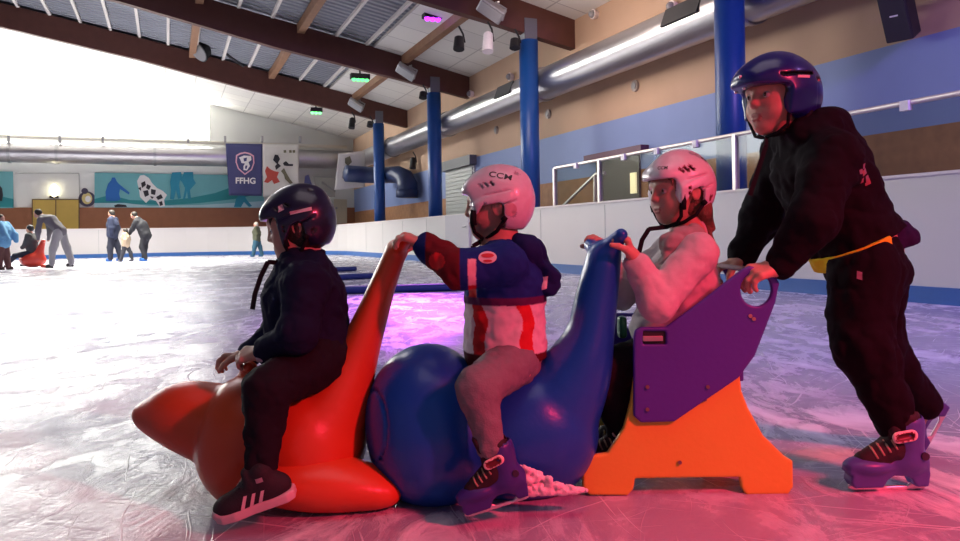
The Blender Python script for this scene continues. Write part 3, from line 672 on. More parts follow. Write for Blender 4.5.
# ---- lamps and small fittings
m_alu = mat('floodlight_aluminium', (0.45, 0.45, 0.46), 0.35, 0.7); m_blk = mat('black_housing', (0.015, 0.015, 0.017), 0.5); m_bulb = mat('lamp_glass', (0.30, 0.30, 0.31), 0.15)
def flood(u, v, s, label, size):
    c = onS(u, v, s); d = thing('floodlight', c + Z3 * 0.1, label, 'floodlight', None); k = size
    e = unit(N * -0.6 - Z3 * 0.75 - A * 0.3); x = unit(N - e * (N @ e)); w = np.cross(e, x)
    MB().prism([c + x * a * k + w * b * k for a, b in ((-.5, -.32), (.5, -.32), (.5, .32), (-.5, .32))], -e * 0.22 * k).go('housing', m_alu, d, bevel=0.02)
    MB().prism([c + e * 0.01 + x * a * k + w * b * k for a, b in ((-.44, -.27), (.44, -.27), (.44, .27), (-.44, .27))], e * 0.015).go('lamp_glass', m_bulb, d)
    MB().tube([c + x * 0.52 * k, c + x * 0.52 * k - e * 0.35 * k + Z3 * 0.12, c + N * 0.12 + Z3 * (0.2 * k + .1), c + N * 0.22 + Z3 * (0.2 * k + .12)], 0.03, 8).go('bracket', m_alu, d)
    MB().tube([c - e * 0.2 * k, c - e * 0.34 * k], [0.2 * k, 0.13 * k], 12).go('lamp_tail', m_alu, d)
flood(490, 12, 15.5, 'aluminium floodlight at the nearest visible beam, top of the picture', 0.62)
flood(405, 73, 22.4, 'aluminium floodlight on the beam above the second farthest column', 0.62)
flood(355, 106, 29.4, 'aluminium floodlight on the farthest beam beside the farthest column', 0.62)
fl = thing('floodlight', onS(204, 45, 29.2), 'black round floodlight hanging in front of the far beam, left of the others', 'floodlight')
c = onS(200, 49, 29.2); c2 = onS(204, 34, 29.2); e = unit(-N * 0.7 - Z3 * 0.6 - A * .3)
MB().tube([c - e * 0.30, c - e * 0.15, c + e * 0.12], [0.2, 0.40, 0.46], 18).go('reflector', m_blk, fl, False)
MB().tube([c + e * 0.121, c + e * 0.15], 0.42, 18).go('lamp_glass', m_bulb, fl)
MB().tube([c - e * .2, c2], 0.05, 8).go('arm', m_blk, fl); MB().box(c2, N * .28, A * .1, Z3 * .12).go('gear_box', m_blk, fl)
MB().tube([c2, onS(230, 57, 29.3), onS(244, 66.5, 29.3)], 0.05, 6).go('cable', m_blk, fl)
def led_bar(u, v, s, color, label, n=4, strength=6.0):
    c = onS(u, v, s); d = thing('stage_light_bar', c, label, 'stage light'); p = 0.15
    MB().box(c + Z3 * 0.10, N * p * n * .55, A * 0.12, Z3 * 0.09).go('housing', m_blk, d)
    MB().tube([c + Z3 * .15, c + Z3 * 0.6], 0.03, 6).go('hanger', m_blk, d)
    gm = glow('lit_lens_%d' % int(u), color, strength)
    for k in range(n): MB().ball(c + N * p * (k - (n - 1) / 2) - Z3 * 0.0 - A * 0.05, (0.075, 0.075, 0.085)).go('lit_lens', gm, d, True)
    return c
cv = led_bar(432, 19, 19.0, (0.5, 0.03, 1.0), 'stage light glowing violet under the ceiling', 3, 4)
cg = led_bar(360, 79.5, 26.0, (0.12, 1.0, 0.25), 'bright green stage light between the two far beams', 4, 2.2)
led_bar(316, 112.5, 31.0, (0.2, 1.0, 0.3), 'smaller green stage light at the underside of the farthest beam', 3, 2.2)
lamp('violet_stage_light', 'SPOT', cv - Z3 * 0.15, ground(395, 306), 15000, (0.60, 0.10, 1.0), 0.1, 12, 0.9)
lamp('magenta_stage_light', 'SPOT', cv - Z3 * 0.15 - N * 0.3, ground(410, 308), 9000, (1.0, 0.15, 0.75), 0.1, 5.5, 0.9)
def can(u, v, s, label, white=False, L=0.32):
    c = onS(u, v, s); d = thing('spotlight', c - Z3 * L / 2, label, 'spotlight'); e = unit(-Z3 * 0.9 - A * 0.25 - N * .15)
    MB().tube([c - e * L / 2, c - e * L * .4, c + e * L / 2], [0.06, 0.11, 0.13], 14).go('can', mat('white_can', (0.85, 0.82, 0.82), 0.4) if white else m_blk, d)
    MB().tube([c + Z3 * 0.02 + N * 0.14, c + Z3 * (L / 2 + 0.05) + N * .1, c + Z3 * (L / 2 + 0.22)], 0.025, 6).go('yoke', m_blk, d)
can(488, 42, 16.0, 'white cylindrical spotlight under the beam left of the middle column', True, 0.5)
can(459, 43, 16.0, 'small black spotlight left of the white cylindrical spotlight')
can(515, 43.5, 16.0, 'small black spotlight right at the top of the middle column', False, 0.24)
can(423, 95, 23.0, 'small black spotlight left of the second farthest column top', False, 0.22)
can(352, 123, 30.0, 'long black spotlight hanging below the farthest beam', False, 0.45)
can(370, 124, 30.0, 'tiny black spotlight at the top of the farthest column', False, 0.22)
can(413, 163, st(onT(414, 163, 9.0))[0], 'black spotlight on the beige wall between the two far columns', False, 0.45)
def nozzle(u, v, label, z=None):
    c = onT(u, v, T_WALL); d = thing('wall_lamp', c - Z3 * .1, label, 'wall lamp')
    MB().tube([c, c - N * 0.12], [0.09, 0.12], 14).go('housing', mat('white_lamp_housing', (0.8, 0.72, 0.70), 0.4), d); MB().ball(c - N * .13, 0.09).go('globe', m_bulb, d, True)
nozzle(597, 44.5 - 30, 'round white wall lamp above the duct, right of the middle column'); nozzle(513, 77, 'round white wall lamp above the duct, left of the middle column'); nozzle(473, 94, 'round white wall lamp above the duct at the second beam end'); nozzle(676, 7, 'round white wall lamp above the duct grille at the top edge')
def socket(u, v, label):
    c = onT(u, v, T_WALL); d = thing('wall_outlet', c - Z3 * .1, label, 'outlet'); MB().tube([c, c - N * 0.05], 0.12, 16).go('ring', mat('outlet_grey', (0.38, 0.30, 0.26), 0.5), d); MB().tube([c - N * .05, c - N * 0.07], 0.07, 12).go('cap', MATS['grey_clamp'], d)
socket(549, 114, 'grey round outlet below the duct just right of the middle column'); socket(636, 86, 'grey round outlet below the duct between two columns'); socket(497, 130, 'grey round outlet on the wall above the white-helmeted riders')
sp = thing('loudspeaker', onT(895, 40, 8.9), 'black wall loudspeaker high at the right edge of the picture', 'loudspeaker')
c = onT(894, 15, 8.72); e = unit(-N * 0.8 - Z3 * 0.45 - A * .25); w = unit(np.cross(A, e)); x = np.cross(e, w); uu = unit(Z3 - e * (Z3 @ e)); x = np.cross(e, uu)
MB().prism([c + x * a + uu * b for a, b in ((-.17, -.36), (.17, -.36), (.17, .36), (-.17, .36))], -e * 0.3).go('cabinet', m_blk, sp, bevel=0.02)
MB().prism([c + e * .002 + x * a + uu * b for a, b in ((-.15, -.34), (.15, -.34), (.15, .34), (-.15, .34))], e * 0.012).go('grille', mat('speaker_grille', (0.03, 0.03, 0.035), 0.8, bump=0.4, bscale=300), sp)
MB().prism([c + e * .016 + x * a + uu * b for a, b in ((-.05, -.02), (.05, -.02), (.05, .0), (-.05, .0))], e * 0.004).go('badge', m_white, sp)
MB().tube([c - e * .3, onT(900, 12, T_WALL - .04)], 0.04, 8).go('bracket', m_blk, sp)
# ---- foam bars lying on the ice
for (u0, v0, u1, v1), lb in (((300, 272.8, 356.5, 271), 'short dark blue bar on the ice, farthest of the three'), ((300, 282, 373.5, 278.5), 'dark blue bar on the ice, middle one of the three'), ((300, 295.5, 520, 289), 'long blue bar on the ice nearest behind the riders')):
    a, b = ground(u0, v0), ground(u1, v1); r = 0.05
    o = MB().tube([a + Z3 * r, a * 0.98 + b * 0.02 + Z3 * r, a * 0.02 + b * 0.98 + Z3 * r, b + Z3 * r], [r * .8, r, r, r * .8], 12).go('floor_bar', mat('dark_blue_foam', (0.01, 0.03, 0.16), 0.6), None, True); tag(o, lb, 'floor bar', 'dark blue bars on the ice')
# ================================================================== ride-on seals, chair
YC = 2.17
PX = YC / FPX
def Q(u, v, dy=0.0): return P(u, v, YC + dy)
Xv, Yv = np.array([1.0, 0, 0]), np.array([0, 1.0, 0])
def chain(s, pts, k=.02, n=4, sc=1.0):
    """smooth spine through (point, radius, sideways scale) stations"""
    C = [np.append(p, [r, q]) for p, r, q in pts]; C = [2 * C[0] - C[1]] + C + [2 * C[-1] - C[-2]]; out = []
    for i in range(1, len(C) - 2):
        for j in range(n):
            t = j / n; a, b, c, d = C[i - 1:i + 3]
            out.append(.5 * (2 * b + (c - a) * t + (2 * a - 5 * b + 4 * c - d) * t * t + (3 * b - a - 3 * c + d) * t ** 3))
    out.append(C[-2])
    for a, b in zip(out[:-1], out[1:]): s.cap(a[:3], b[:3], a[3], b[3], k=k, ax=Yv, sc=(a[4] + b[4]) / 2)
def plastic(name, c, r=0.34): return mat(name, c, r, var=0.04, scale=8, bump=0.06, bscale=70, spec=0.5)
def seal_orange(vox=0.006):
    t = thing('seal_skating_aid', [Q(280, 480)[0], YC, 0], 'orange seal-shaped ride-on skating aid at the front of the train', 'skating aid')
    s = Sdf(vox)
    s.ell(Q(253, 440), (55 * PX, .185, 66 * PX), k=.03); s.ell(Q(308, 440), (58 * PX, .19, 64 * PX), k=.05)
    h = Sdf(vox)
    chain(s, [(Q(141.5, 414), 8 * PX, 1), (Q(151, 415.5), 15 * PX, 1), (Q(168, 415.5), 24.5 * PX, 1), (Q(186, 416), 33 * PX, 1), (Q(205, 421), 37 * PX, 1), (Q(240, 432), 44 * PX, 1)], k=.010)
    chain(s, [(Q(318, 428), 46 * PX, 1.2), (Q(338, 396), 32 * PX, 1.3), (Q(357, 355), 20 * PX, 1.35), (Q(371, 318), 15 * PX, 1.3), (Q(384, 282), 11.5 * PX, 1.3), (Q(396, 252), 9.5 * PX, 1.3)], k=.014)
    s.cap(Q(397, 250), Q(405, 238, .085), 8.5 * PX, 6.5 * PX, k=.02); s.cap(Q(397, 250), Q(406, 239, -.085), 8.5 * PX, 6.5 * PX, k=.02)
    s.cap(Q(252, 392), Q(249, 370), 15 * PX, 9 * PX, k=.02); s.cap(Q(248, 367, -.085), Q(248, 367, .085), .014, k=.012)
    s.clips.append((np.array([0, 0, 0.002]), np.array([0, 0, -1.0])))
    s.go('body', plastic('orange_seal_plastic', (0.62, 0.075, 0.02)), t)
    for dy in (-.115, .115):
        f = Sdf(vox); d2 = 0 if dy < 0 else 0.02
        chain(f, [(Q(283, 478, dy), 24 * PX, 1.5), (Q(320, 481, dy), 25 * PX, 1.5), (Q(355, 485, dy), 21 * PX, 1.5), (Q(388, 490, dy), 14 * PX, 1.6)], k=.014)
        f.clips.append((np.array([0, 0, 0.002]), np.array([0, 0, -1.0])))
        f.go('flipper', MATS['orange_seal_plastic'], t)
    e = Sdf(.0025); [e.cap(Q(152.5, 404, y * .040), Q(161, 398, y * .044), .0055, .0065) for y in (-1, 1)]; e.go('eyes', mat('dark_eye_paint', (0.01, 0.01, 0.012), 0.3), t)
    return t
def seal_blue():
    t = thing('whale_skating_aid', [Q(490, 480)[0], YC, 0], 'blue round-headed ride-on skating aid in the middle of the train', 'skating aid')
    s = Sdf(.006)
    s.ell(Q(428, 417), (62 * PX, .20, 73 * PX), k=.03); s.ell(Q(436, 445), (60 * PX, .20, 60 * PX), k=.05)
    s.ell(Q(530, 432), (68 * PX, .165, 66 * PX), k=.045); s.ell(Q(500, 440), (60 * PX, .17, 55 * PX), k=.04)
    chain(s, [(Q(552, 412), 46 * PX, 1.0), (Q(576, 372), 33 * PX, 1.1), (Q(589, 338), 22.5 * PX, 1.3), (Q(595, 305), 19.5 * PX, 1.2), (Q(600, 278), 17 * PX, 1.2), (Q(604, 256), 14.5 * PX, 1.25)], k=.016)
    s.cap(Q(604, 256), Q(590, 245, .085), 13 * PX, 6.5 * PX, k=.02); s.cap(Q(604, 256), Q(621, 235, -.075), 13 * PX, 6.5 * PX, k=.02)
    # round recess on the front side
    nn = unit([-0.90, -0.42, 0.02]); cc = Q(428, 420) ; w = unit(np.cross(nn, Z3))
    c0 = Q(379, 424, -.08)
    for k in range(36):
        a, b = 2 * math.pi * k / 36, 2 * math.pi * (k + 1) / 36
        def rp(a):
            q = c0 + (w * math.cos(a) + Z3 * math.sin(a)) * .088
            d = q - cc; r = np.array([62 * PX, .20, 73 * PX]); return cc + d / np.sqrt(((d / r) ** 2).sum()) * 1.002
        s.cap(rp(a), rp(b), .0045, k=.002, mode='s', col=-1)
    s.clips.append((np.array([0, 0, 0.002]), np.array([0, 0, -1.0])))
    s.go('body', plastic('blue_seal_plastic', (0.008, 0.085, 0.42), 0.30), t)
    return t
seal_orange(); seal_blue()
# ---- pushing chair
m_pur = plastic('violet_panel_plastic', (0.065, 0.035, 0.36), 0.42); m_org = plastic('amber_panel_plastic', (0.66, 0.50, 0.05), 0.42)
YN, YF = 2.12, 2.46
def panel_pts(pts, v0=0):
    o = P(690, 420, YN); return [((P(u, v, YN) - o)[0], (P(u, v, YN) - o)[2]) for u, v in pts]
PUR = [(632, 336), (633.5, 329), (639, 326), (664, 326), (700, 299.5), (740, 268.5), (747, 265.5), (765, 271.5), (773, 277), (776, 283), (772, 302), (752, 354), (736, 376), (672, 419.5), (639, 420.5), (632, 414)]
ORGP = [(634, 372), (630, 402), (623, 428), (607, 452.5), (590, 455), (583, 462), (582, 486), (589, 494), (627, 494.5), (633, 488), (634.5, 477.5), (739, 476), (740.5, 487), (745, 494), (787, 493.5), (792, 486), (791.5, 460), (783, 455), (762, 434.5), (747, 407), (740.5, 390), (738, 366), (690, 350)]
HOLE = [(753 + 15.5 * math.cos(a), 289 + 16.5 * math.sin(a)) for a in np.linspace(0, 2 * math.pi, 25)[:-1]]
SLOT = [(641, 330), (663.5, 330), (664, 343), (641, 343)]
ch = thing('pushing_chair', [P(690, 490, 2.3)[0], 2.29, 0], 'violet and amber push-along chair sled behind the blue skating aid', 'chair sled')
for Y, sg in ((YN, 1), (YF, -1)):
    o = P(690, 420, YN); o = np.array([o[0], Y, o[2]])
    s = Sdf(.004); s.poly(o, Xv, Z3, Yv, panel_pts(ORGP), .011, .004)
    s.go('base_panel', m_org, ch)
    s = Sdf(.0035); o2 = o - Yv * .0185 * sg; s.poly(o2, Xv, Z3, Yv, panel_pts(PUR), .0085, .004); s.poly(o2, Xv, Z3, Yv, panel_pts(HOLE), .03, .002, .003, -1, 's'); s.poly(o2, Xv, Z3, Yv, panel_pts(SLOT), .03, .002, .003, -1, 's')
    pp = s.go('side_panel', m_pur, ch)
    if sg == 1:
        MB().box(P(652.5, 337, YN - .012), Xv * .034, Yv * .006, Z3 * .021).go('slot_plate', mat('dark_slot', (0.02, 0.02, 0.025), 0.5), pp)
        MB().box(P(652.5, 338.5, YN - .022), Xv * .028, Yv * .006, Z3 * .007).go('slot_bar', mat('grey_slot_metal', (0.45, 0.42, 0.40), 0.35, 0.6), pp, bevel=.002)
        for u, v in ((647.5, 387), (647.5, 409.5), (708, 387), (705, 399.5), (680, 462.5), (750.5, 316), (754, 319)):
            MB().tube([P(u, v, YN - .005), P(u, v, YN - (.018 if (u, v) in ((705, 399.5), (680, 462.5)) else .032))], .0055, 10).go('screw', mat('pale_screw', (0.55, 0.35, 0.30), 0.4, 0.5) if v > 300 and u > 740 else mat('dull_screw', (0.25, 0.14, 0.16), 0.4, 0.5), ch)
st_ = P(690, 420, 2.29)
MB().box(P(685, 372, 2.29), Xv * .115, Yv * .155, Z3 * .011).go('seat', m_org, ch, bevel=.004)
MB().box(P(722, 335, 2.29), Xv * .011 + Z3 * 0, Yv * .155, Z3 * .11).go('backrest', m_pur, ch, bevel=.004)
MB().tube([P(757, 270.5, YN - .02), P(757, 270.5, YN) * 1 + Yv * (YF - YN + .02)], .008, 10).go('cross_bar', MATS['dull_screw'], ch)
MB().box(P(652, 440, 2.29), Xv * .018, Yv * .158, Z3 * .025).go('cross_brace', m_org, ch); MB().box(P(722, 440, 2.29), Xv * .018, Yv * .158, Z3 * .025).go('cross_brace', m_org, ch)
MB().box(P(622, 327, 2.42), Xv * .014, Yv * .02, Z3 * .035).go('green_grip', mat('green_grip_plastic', (0.02, 0.14, 0.06), 0.4), ch, bevel=.01)
# ================================================================== people
def rotrows(f, u):
    f = unit(f); u = unit(np.asarray(u, float) - f * (np.asarray(u, float) @ f)); l = np.cross(f, u); return np.array([f, l, u])
SKIN = [(0.56, 0.30, 0.22), (0.42, 0.14, 0.12), (0.10, 0.05, 0.03)]          # skin, lips, brows
def head_sdf(s, c, R, h, ear=True):
    def W(f, l, u): return c + R[0] * f * h + R[1] * l * h + R[2] * u * h
    s.ell(W(-.03, 0, .12), (.45 * h, .36 * h, .39 * h), R, k=.02); s.ell(W(.11, 0, -.15), (.31 * h, .285 * h, .35 * h), R, k=.03)
    s.ell(W(.27, 0, -.40), (.10 * h, .11 * h, .09 * h), R, k=.03)
    for sg in (-1, 1):
        s.ell(W(.22, .16 * sg, -.19), (.145 * h, .13 * h, .14 * h), R, k=.02)
        s.cap(W(.375, .07 * sg, .09), W(.31, .22 * sg, .085), .035 * h, .03 * h, k=.02)
        s.cap(W(.375, .09 * sg, .035), W(.335, .21 * sg, .025), .020 * h, .018 * h, k=.006)
        s.ell(W(.475, .145 * sg, -.005), (.10 * h, .085 * h, .055 * h), R, k=.012, mode='s', col=-1)
        s.cap(W(.415, .08 * sg, .105), W(.36, .22 * sg, .115), .016 * h, .010 * h, k=.003, col=2)
        if ear:
            s.ell(W(-.04, .365 * sg, -.06), (.085 * h, .035 * h, .125 * h), R, k=.008); s.ell(W(-.02, .405 * sg, -.06), (.045 * h, .03 * h, .075 * h), R, k=.005, mode='s', col=-1)
    s.cap(W(.405, 0, .03), W(.462, 0, -.115), .026 * h, .040 * h, k=.012)
    for sg in (-1, 1): s.ell(W(.44, .045 * sg, -.13), (.030 * h, .030 * h, .024 * h), R, k=.008)
    s.cap(W(.392, -.065, -.265), W(.392, .065, -.265), .020 * h, k=.006, col=1, ax=R[0], sc=1.5); s.cap(W(.385, -.05, -.308), W(.385, .05, -.308), .024 * h, k=.006, col=1, ax=R[0], sc=1.4)
    s.ell(W(.45, 0, -.288), (.035 * h, .085 * h, .006 * h), R, k=.004, mode='s', col=1)
    return W
def eyes(W, R, h, parent, iris=(0.05, 0.03, 0.02)):
    for sg in (-1, 1):
        o = MB().ball(W(.335, .145 * sg, -.005), .062 * h, 14, 10).go('eye', mat('eye_white', (0.46, 0.38, 0.37), 0.25), parent, True)
        d = unit(R[0] * 1 - R[2] * .05 + R[1] * .1 * sg); cc = W(.335, .145 * sg, -.005) + d * .034 * h
        MB().ball(cc, .034 * h, 12, 8).go('iris', mat('eye_dark', iris, 0.15), o, True)
def hand_sdf(s, w, d, n, thumb, L, curl=(35, 45, 35), spread=0.0, tcurl=25, k=.006):
    """w wrist, d towards the knuckles, n the way the fingers close, thumb the thumb side"""
    d = unit(d); n = unit(np.asarray(n, float) - d * (np.asarray(n, float) @ d)); t = np.cross(d, n)
    if t @ np.asarray(thumb, float) < 0: t = -t
    r = L * .062
    s.cap(w - d * .06 * L, w + d * .12 * L, .15 * L, .16 * L, k=.01, ax=t, sc=1.25)
    for i in range(4):
        off = (1.5 - i) * .115 * L; base = w + d * (.50 - .03 * abs(i - 1)) * L + t * off * 1.15
        s.cap(w + d * .08 * L + t * off * .7, base, .085 * L, .078 * L, k=.010)
        ln = (.42, .46, .43, .34)[i] * L; p = base; dd = unit(d + t * spread * (1.5 - i)); rr = r * (1.0, 1.03, 1.0, .88)[i]
        for j, fr in enumerate((.44, .31, .25)):
            a = math.radians(curl[j]); nn = unit(n - dd * (n @ dd)); dd = unit(dd * math.cos(a) + nn * math.sin(a)); q = p + dd * ln * fr
            s.cap(p, q, rr * (1.08 - .09 * j), rr * (1.0 - .09 * j), k=.003 if j else k); p = q
    p = w + d * .12 * L + t * .17 * L + n * .03 * L; s.cap(w + d * .1 * L, p, .10 * L, .095 * L, k=.012)
    dd = unit(d * .75 + t * .6 + n * .35)
    for j, ln in enumerate((.25, .2, .17)):
        q = p + dd * ln * L; s.cap(p, q, (.098 - .012 * j) * L, (.086 - .012 * j) * L, k=.008 if j == 0 else .004); p = q
        a = math.radians(tcurl); nn = unit(n - dd * (n @ dd)); dd = unit(dd * math.cos(a) + nn * math.sin(a) + d * .15)
def body_sdf(J, R, k, vox, hl, hands=True, lat=Yv, headR=None, hh=.19, ear=True, soft=False):
    """one continuous figure: J joints in the world, k limb scale"""
    s = Sdf(vox)
    W = head_sdf(s, J['head'], headR, hh, ear)
    s.cap(J['head'] - headR[0] * .12 * hh - headR[2] * .2 * hh, J['neck'], .042 * k * 1.05, .047 * k, k=.02)
    s.cap(J['neck'], J['chest'], .05 * k, .085 * k, k=.04, ax=lat, sc=1.3); s.cap(J['chest'], J['pelvis'], .085 * k, .088 * k, k=.04, ax=lat, sc=1.25)
    for q in 'NF':
        s.cap(J['neck'], J['sh' + q], .04 * k, .042 * k, k=.03); s.cap(J['sh' + q], J['el' + q], .042 * k, .032 * k, k=.02); s.cap(J['el' + q], J['wr' + q], .032 * k, .023 * k, k=.012)
        s.cap(J['pelvis'], J['hip' + q], .07 * k, .072 * k, k=.03); s.cap(J['hip' + q], J['kn' + q], .068 * k, .047 * k, k=.02); s.cap(J['kn' + q], J['an' + q], .046 * k, .030 * k, k=.012)
        f = J.get('toe' + q)
        if f is not None: s.cap(J['an' + q], f, .03 * k, .026 * k, k=.015)
        if J.get('hand' + q): hand_sdf(s, J['wr' + q], *J['hand' + q], hl)
    return s, W
def limb(s, a, b, c, ra, rb, rc, col=0, k=.02): s.cap(a, b, ra, rb, k=k, col=col); s.cap(b, c, rb, rc, k=k, col=col)
def mix(a, b, t): return np.asarray(a) * (1 - t) + np.asarray(b) * t
# ---- helmet
def helmet(parent, c, R, h, shell, inner, W, style=0, earcut=True, ff=.30, vcol=(0.015, 0.012, 0.015)):
    s = Sdf(.0032); vent = 1
    s.ell(W(-.035, 0, .13), (.525 * h, .435 * h, .455 * h), R, k=.01)
    s.ell(W(-.16, 0, -.02), (.40 * h, .425 * h, .45 * h), R, k=.03)
    s.cap(W(.16, -.40, -.0), W(.12, -.385, -.22), .05 * h, .05 * h, k=.03, ax=R[0], sc=2.8); s.cap(W(.16, .40, -.0), W(.12, .385, -.22), .05 * h, .05 * h, k=.03, ax=R[0], sc=2.8)
    # raised crown ridge and front band
    s.ell(W(-.06, 0, .33), (.44 * h, .20 * h, .275 * h), R, k=.02)
    if style == 1:                                                      # small brim
        s.ell(W(.20, 0, .20), (.46 * h, .40 * h, .27 * h), R, k=.05); s.cap(W(.54, -.16, .13), W(.54, .16, .13), .06 * h, k=.04)
    else: s.cap(W(.375, -.20, .225), W(.375, .20, .225), .065 * h, k=.05)
    # hollow, face opening, lower edge, ear windows
    s.ell(W(-.03, 0, .11), (.47 * h, .375 * h, .405 * h), R, k=.004, mode='s', col=2); s.ell(W(-.08, 0, -.05), (.42 * h, .37 * h, .40 * h), R, k=.004, mode='s', col=2)
    fl = .17 if style != 1 else .10
    s.box(W(.55 + ff - .24, 0, -.50 + fl), (.31 * h, .60 * h, .50 * h), R, rad=.07 * h, k=.006, mode='s', col=-1)
    s.box(W(0, 0, -.78), (.9 * h, .9 * h, .42 * h), rotrows(R[0] + R[2] * .10, R[2]), rad=.01, k=.006, mode='s', col=-1)
    if earcut:
        e = [(-.14, -.55), (ff - .04, -.55), (ff - .08, -.20), (ff - .20, -.02), (-.09, .02), (-.14, -.05)]
        for sg in (-1, 1): s.poly(W(0, .42 * sg, 0), R[0], R[2], R[1], [(x * h, z * h) for x, z in e], .14 * h, .02 * h, .005, -1, 's')
    # vents and seams
    def slot(f, l, u, hf, hl_, hu, tilt=0, col=vent):
        for sg in (-1, 1):
            f2 = R[0] * math.cos(tilt) + R[2] * math.sin(tilt); u2 = np.cross(R[1], f2) * -1
            s.box(W(f, l * sg, u), (hf * h, hl_ * h, hu * h), np.array([f2, R[1], u2]), rad=.008 * h, k=.002, mode='s', col=col)
    if style == 1: slot(.10, .44, .235, .26, .07, .020, -.10); slot(-.27, .44, .20, .05, .07, .03)
    else:
        for q in range(3): slot(.20 - .085 * q, .41, .275 + .012 * q, .042, .06, .014, .75)
        slot(.14, .46, .00, .014, .05, .016); slot(.14, .46, -.07, .014, .05, .016); slot(-.28, .44, -.17, .035, .06, .04)
        slot(-.02, .485, .16, .34, .072, .013, -.18, 0); slot(-.24, .48, .02, .20, .080, .013, -.30, 0)
        slot(-.34, .22, .46, .03, .04, .02, .2)
    m = mat_vc('helmet_' + parent.name.replace('.', '_'), 0.28, spec=0.5, coat=0.25)
    hm = s.go('helmet', m, parent, [shell, vcol, inner])
    # straps
    ms = mat('black_webbing', (0.010, 0.010, 0.013), 0.85, spec=.15)
    b = MB()
    for sg in (-1, 1):
        b.tube([W(ff - .05, .40 * sg, -.10), W(ff - .03, .36 * sg, -.26), W(ff - .06, .31 * sg, -.40), W(.22, .20 * sg, -.50), W(.25, .0, -.545)], .0055, 8)
        b.tube([W(-.16, .40 * sg, -.22), W(-.02, .35 * sg, -.40), W(.12, .24 * sg, -.49), W(.22, .10 * sg, -.53)], .0055, 8)
        if earcut: b.tube([W(ff - .07, .405 * sg, -.08), W(ff - .055, .39 * sg, -.22), W(ff - .06, .37 * sg, -.30)], .009, 8); b.tube([W(-.12, .40 * sg, -.20), W(-.16, .41 * sg, -.25)], .009, 8)
    b.go('chin_strap', ms, hm, True)
    return hm
def dangling(parent, pts, name='hanging_strap'):
    b = MB(); 
    for a, c in zip(pts[:-1], pts[1:]):
        a, c = np.asarray(a), np.asarray(c); w = unit(np.cross(c - a, Yv)); b.box((a + c) / 2, (c - a) / 2 * 1.04, w * .0065, Yv * .002)
    b.go(name, MATS['black_webbing'], parent)
def mark(parent, hm, c, R, name, V, F, sx, m, side=-1, lift=.0015, rot=0.0, up=None, fwd=None):
    """writing or a mark laid on the near side of a shell"""
    fx = -R[0] if fwd is None else np.asarray(fwd, float); uz = R[2] if up is None else np.asarray(up, float); n = np.cross(fx, uz); n = n if n[1] < 0 else -n
    f2 = fx * math.cos(rot) + uz * math.sin(rot); u2 = uz * math.cos(rot) - fx * math.sin(rot)
    return wrap(name, [np.array(v) * sx for v in V], F, c, f2, u2, n, bvh_of([hm]), m, hm, lift)
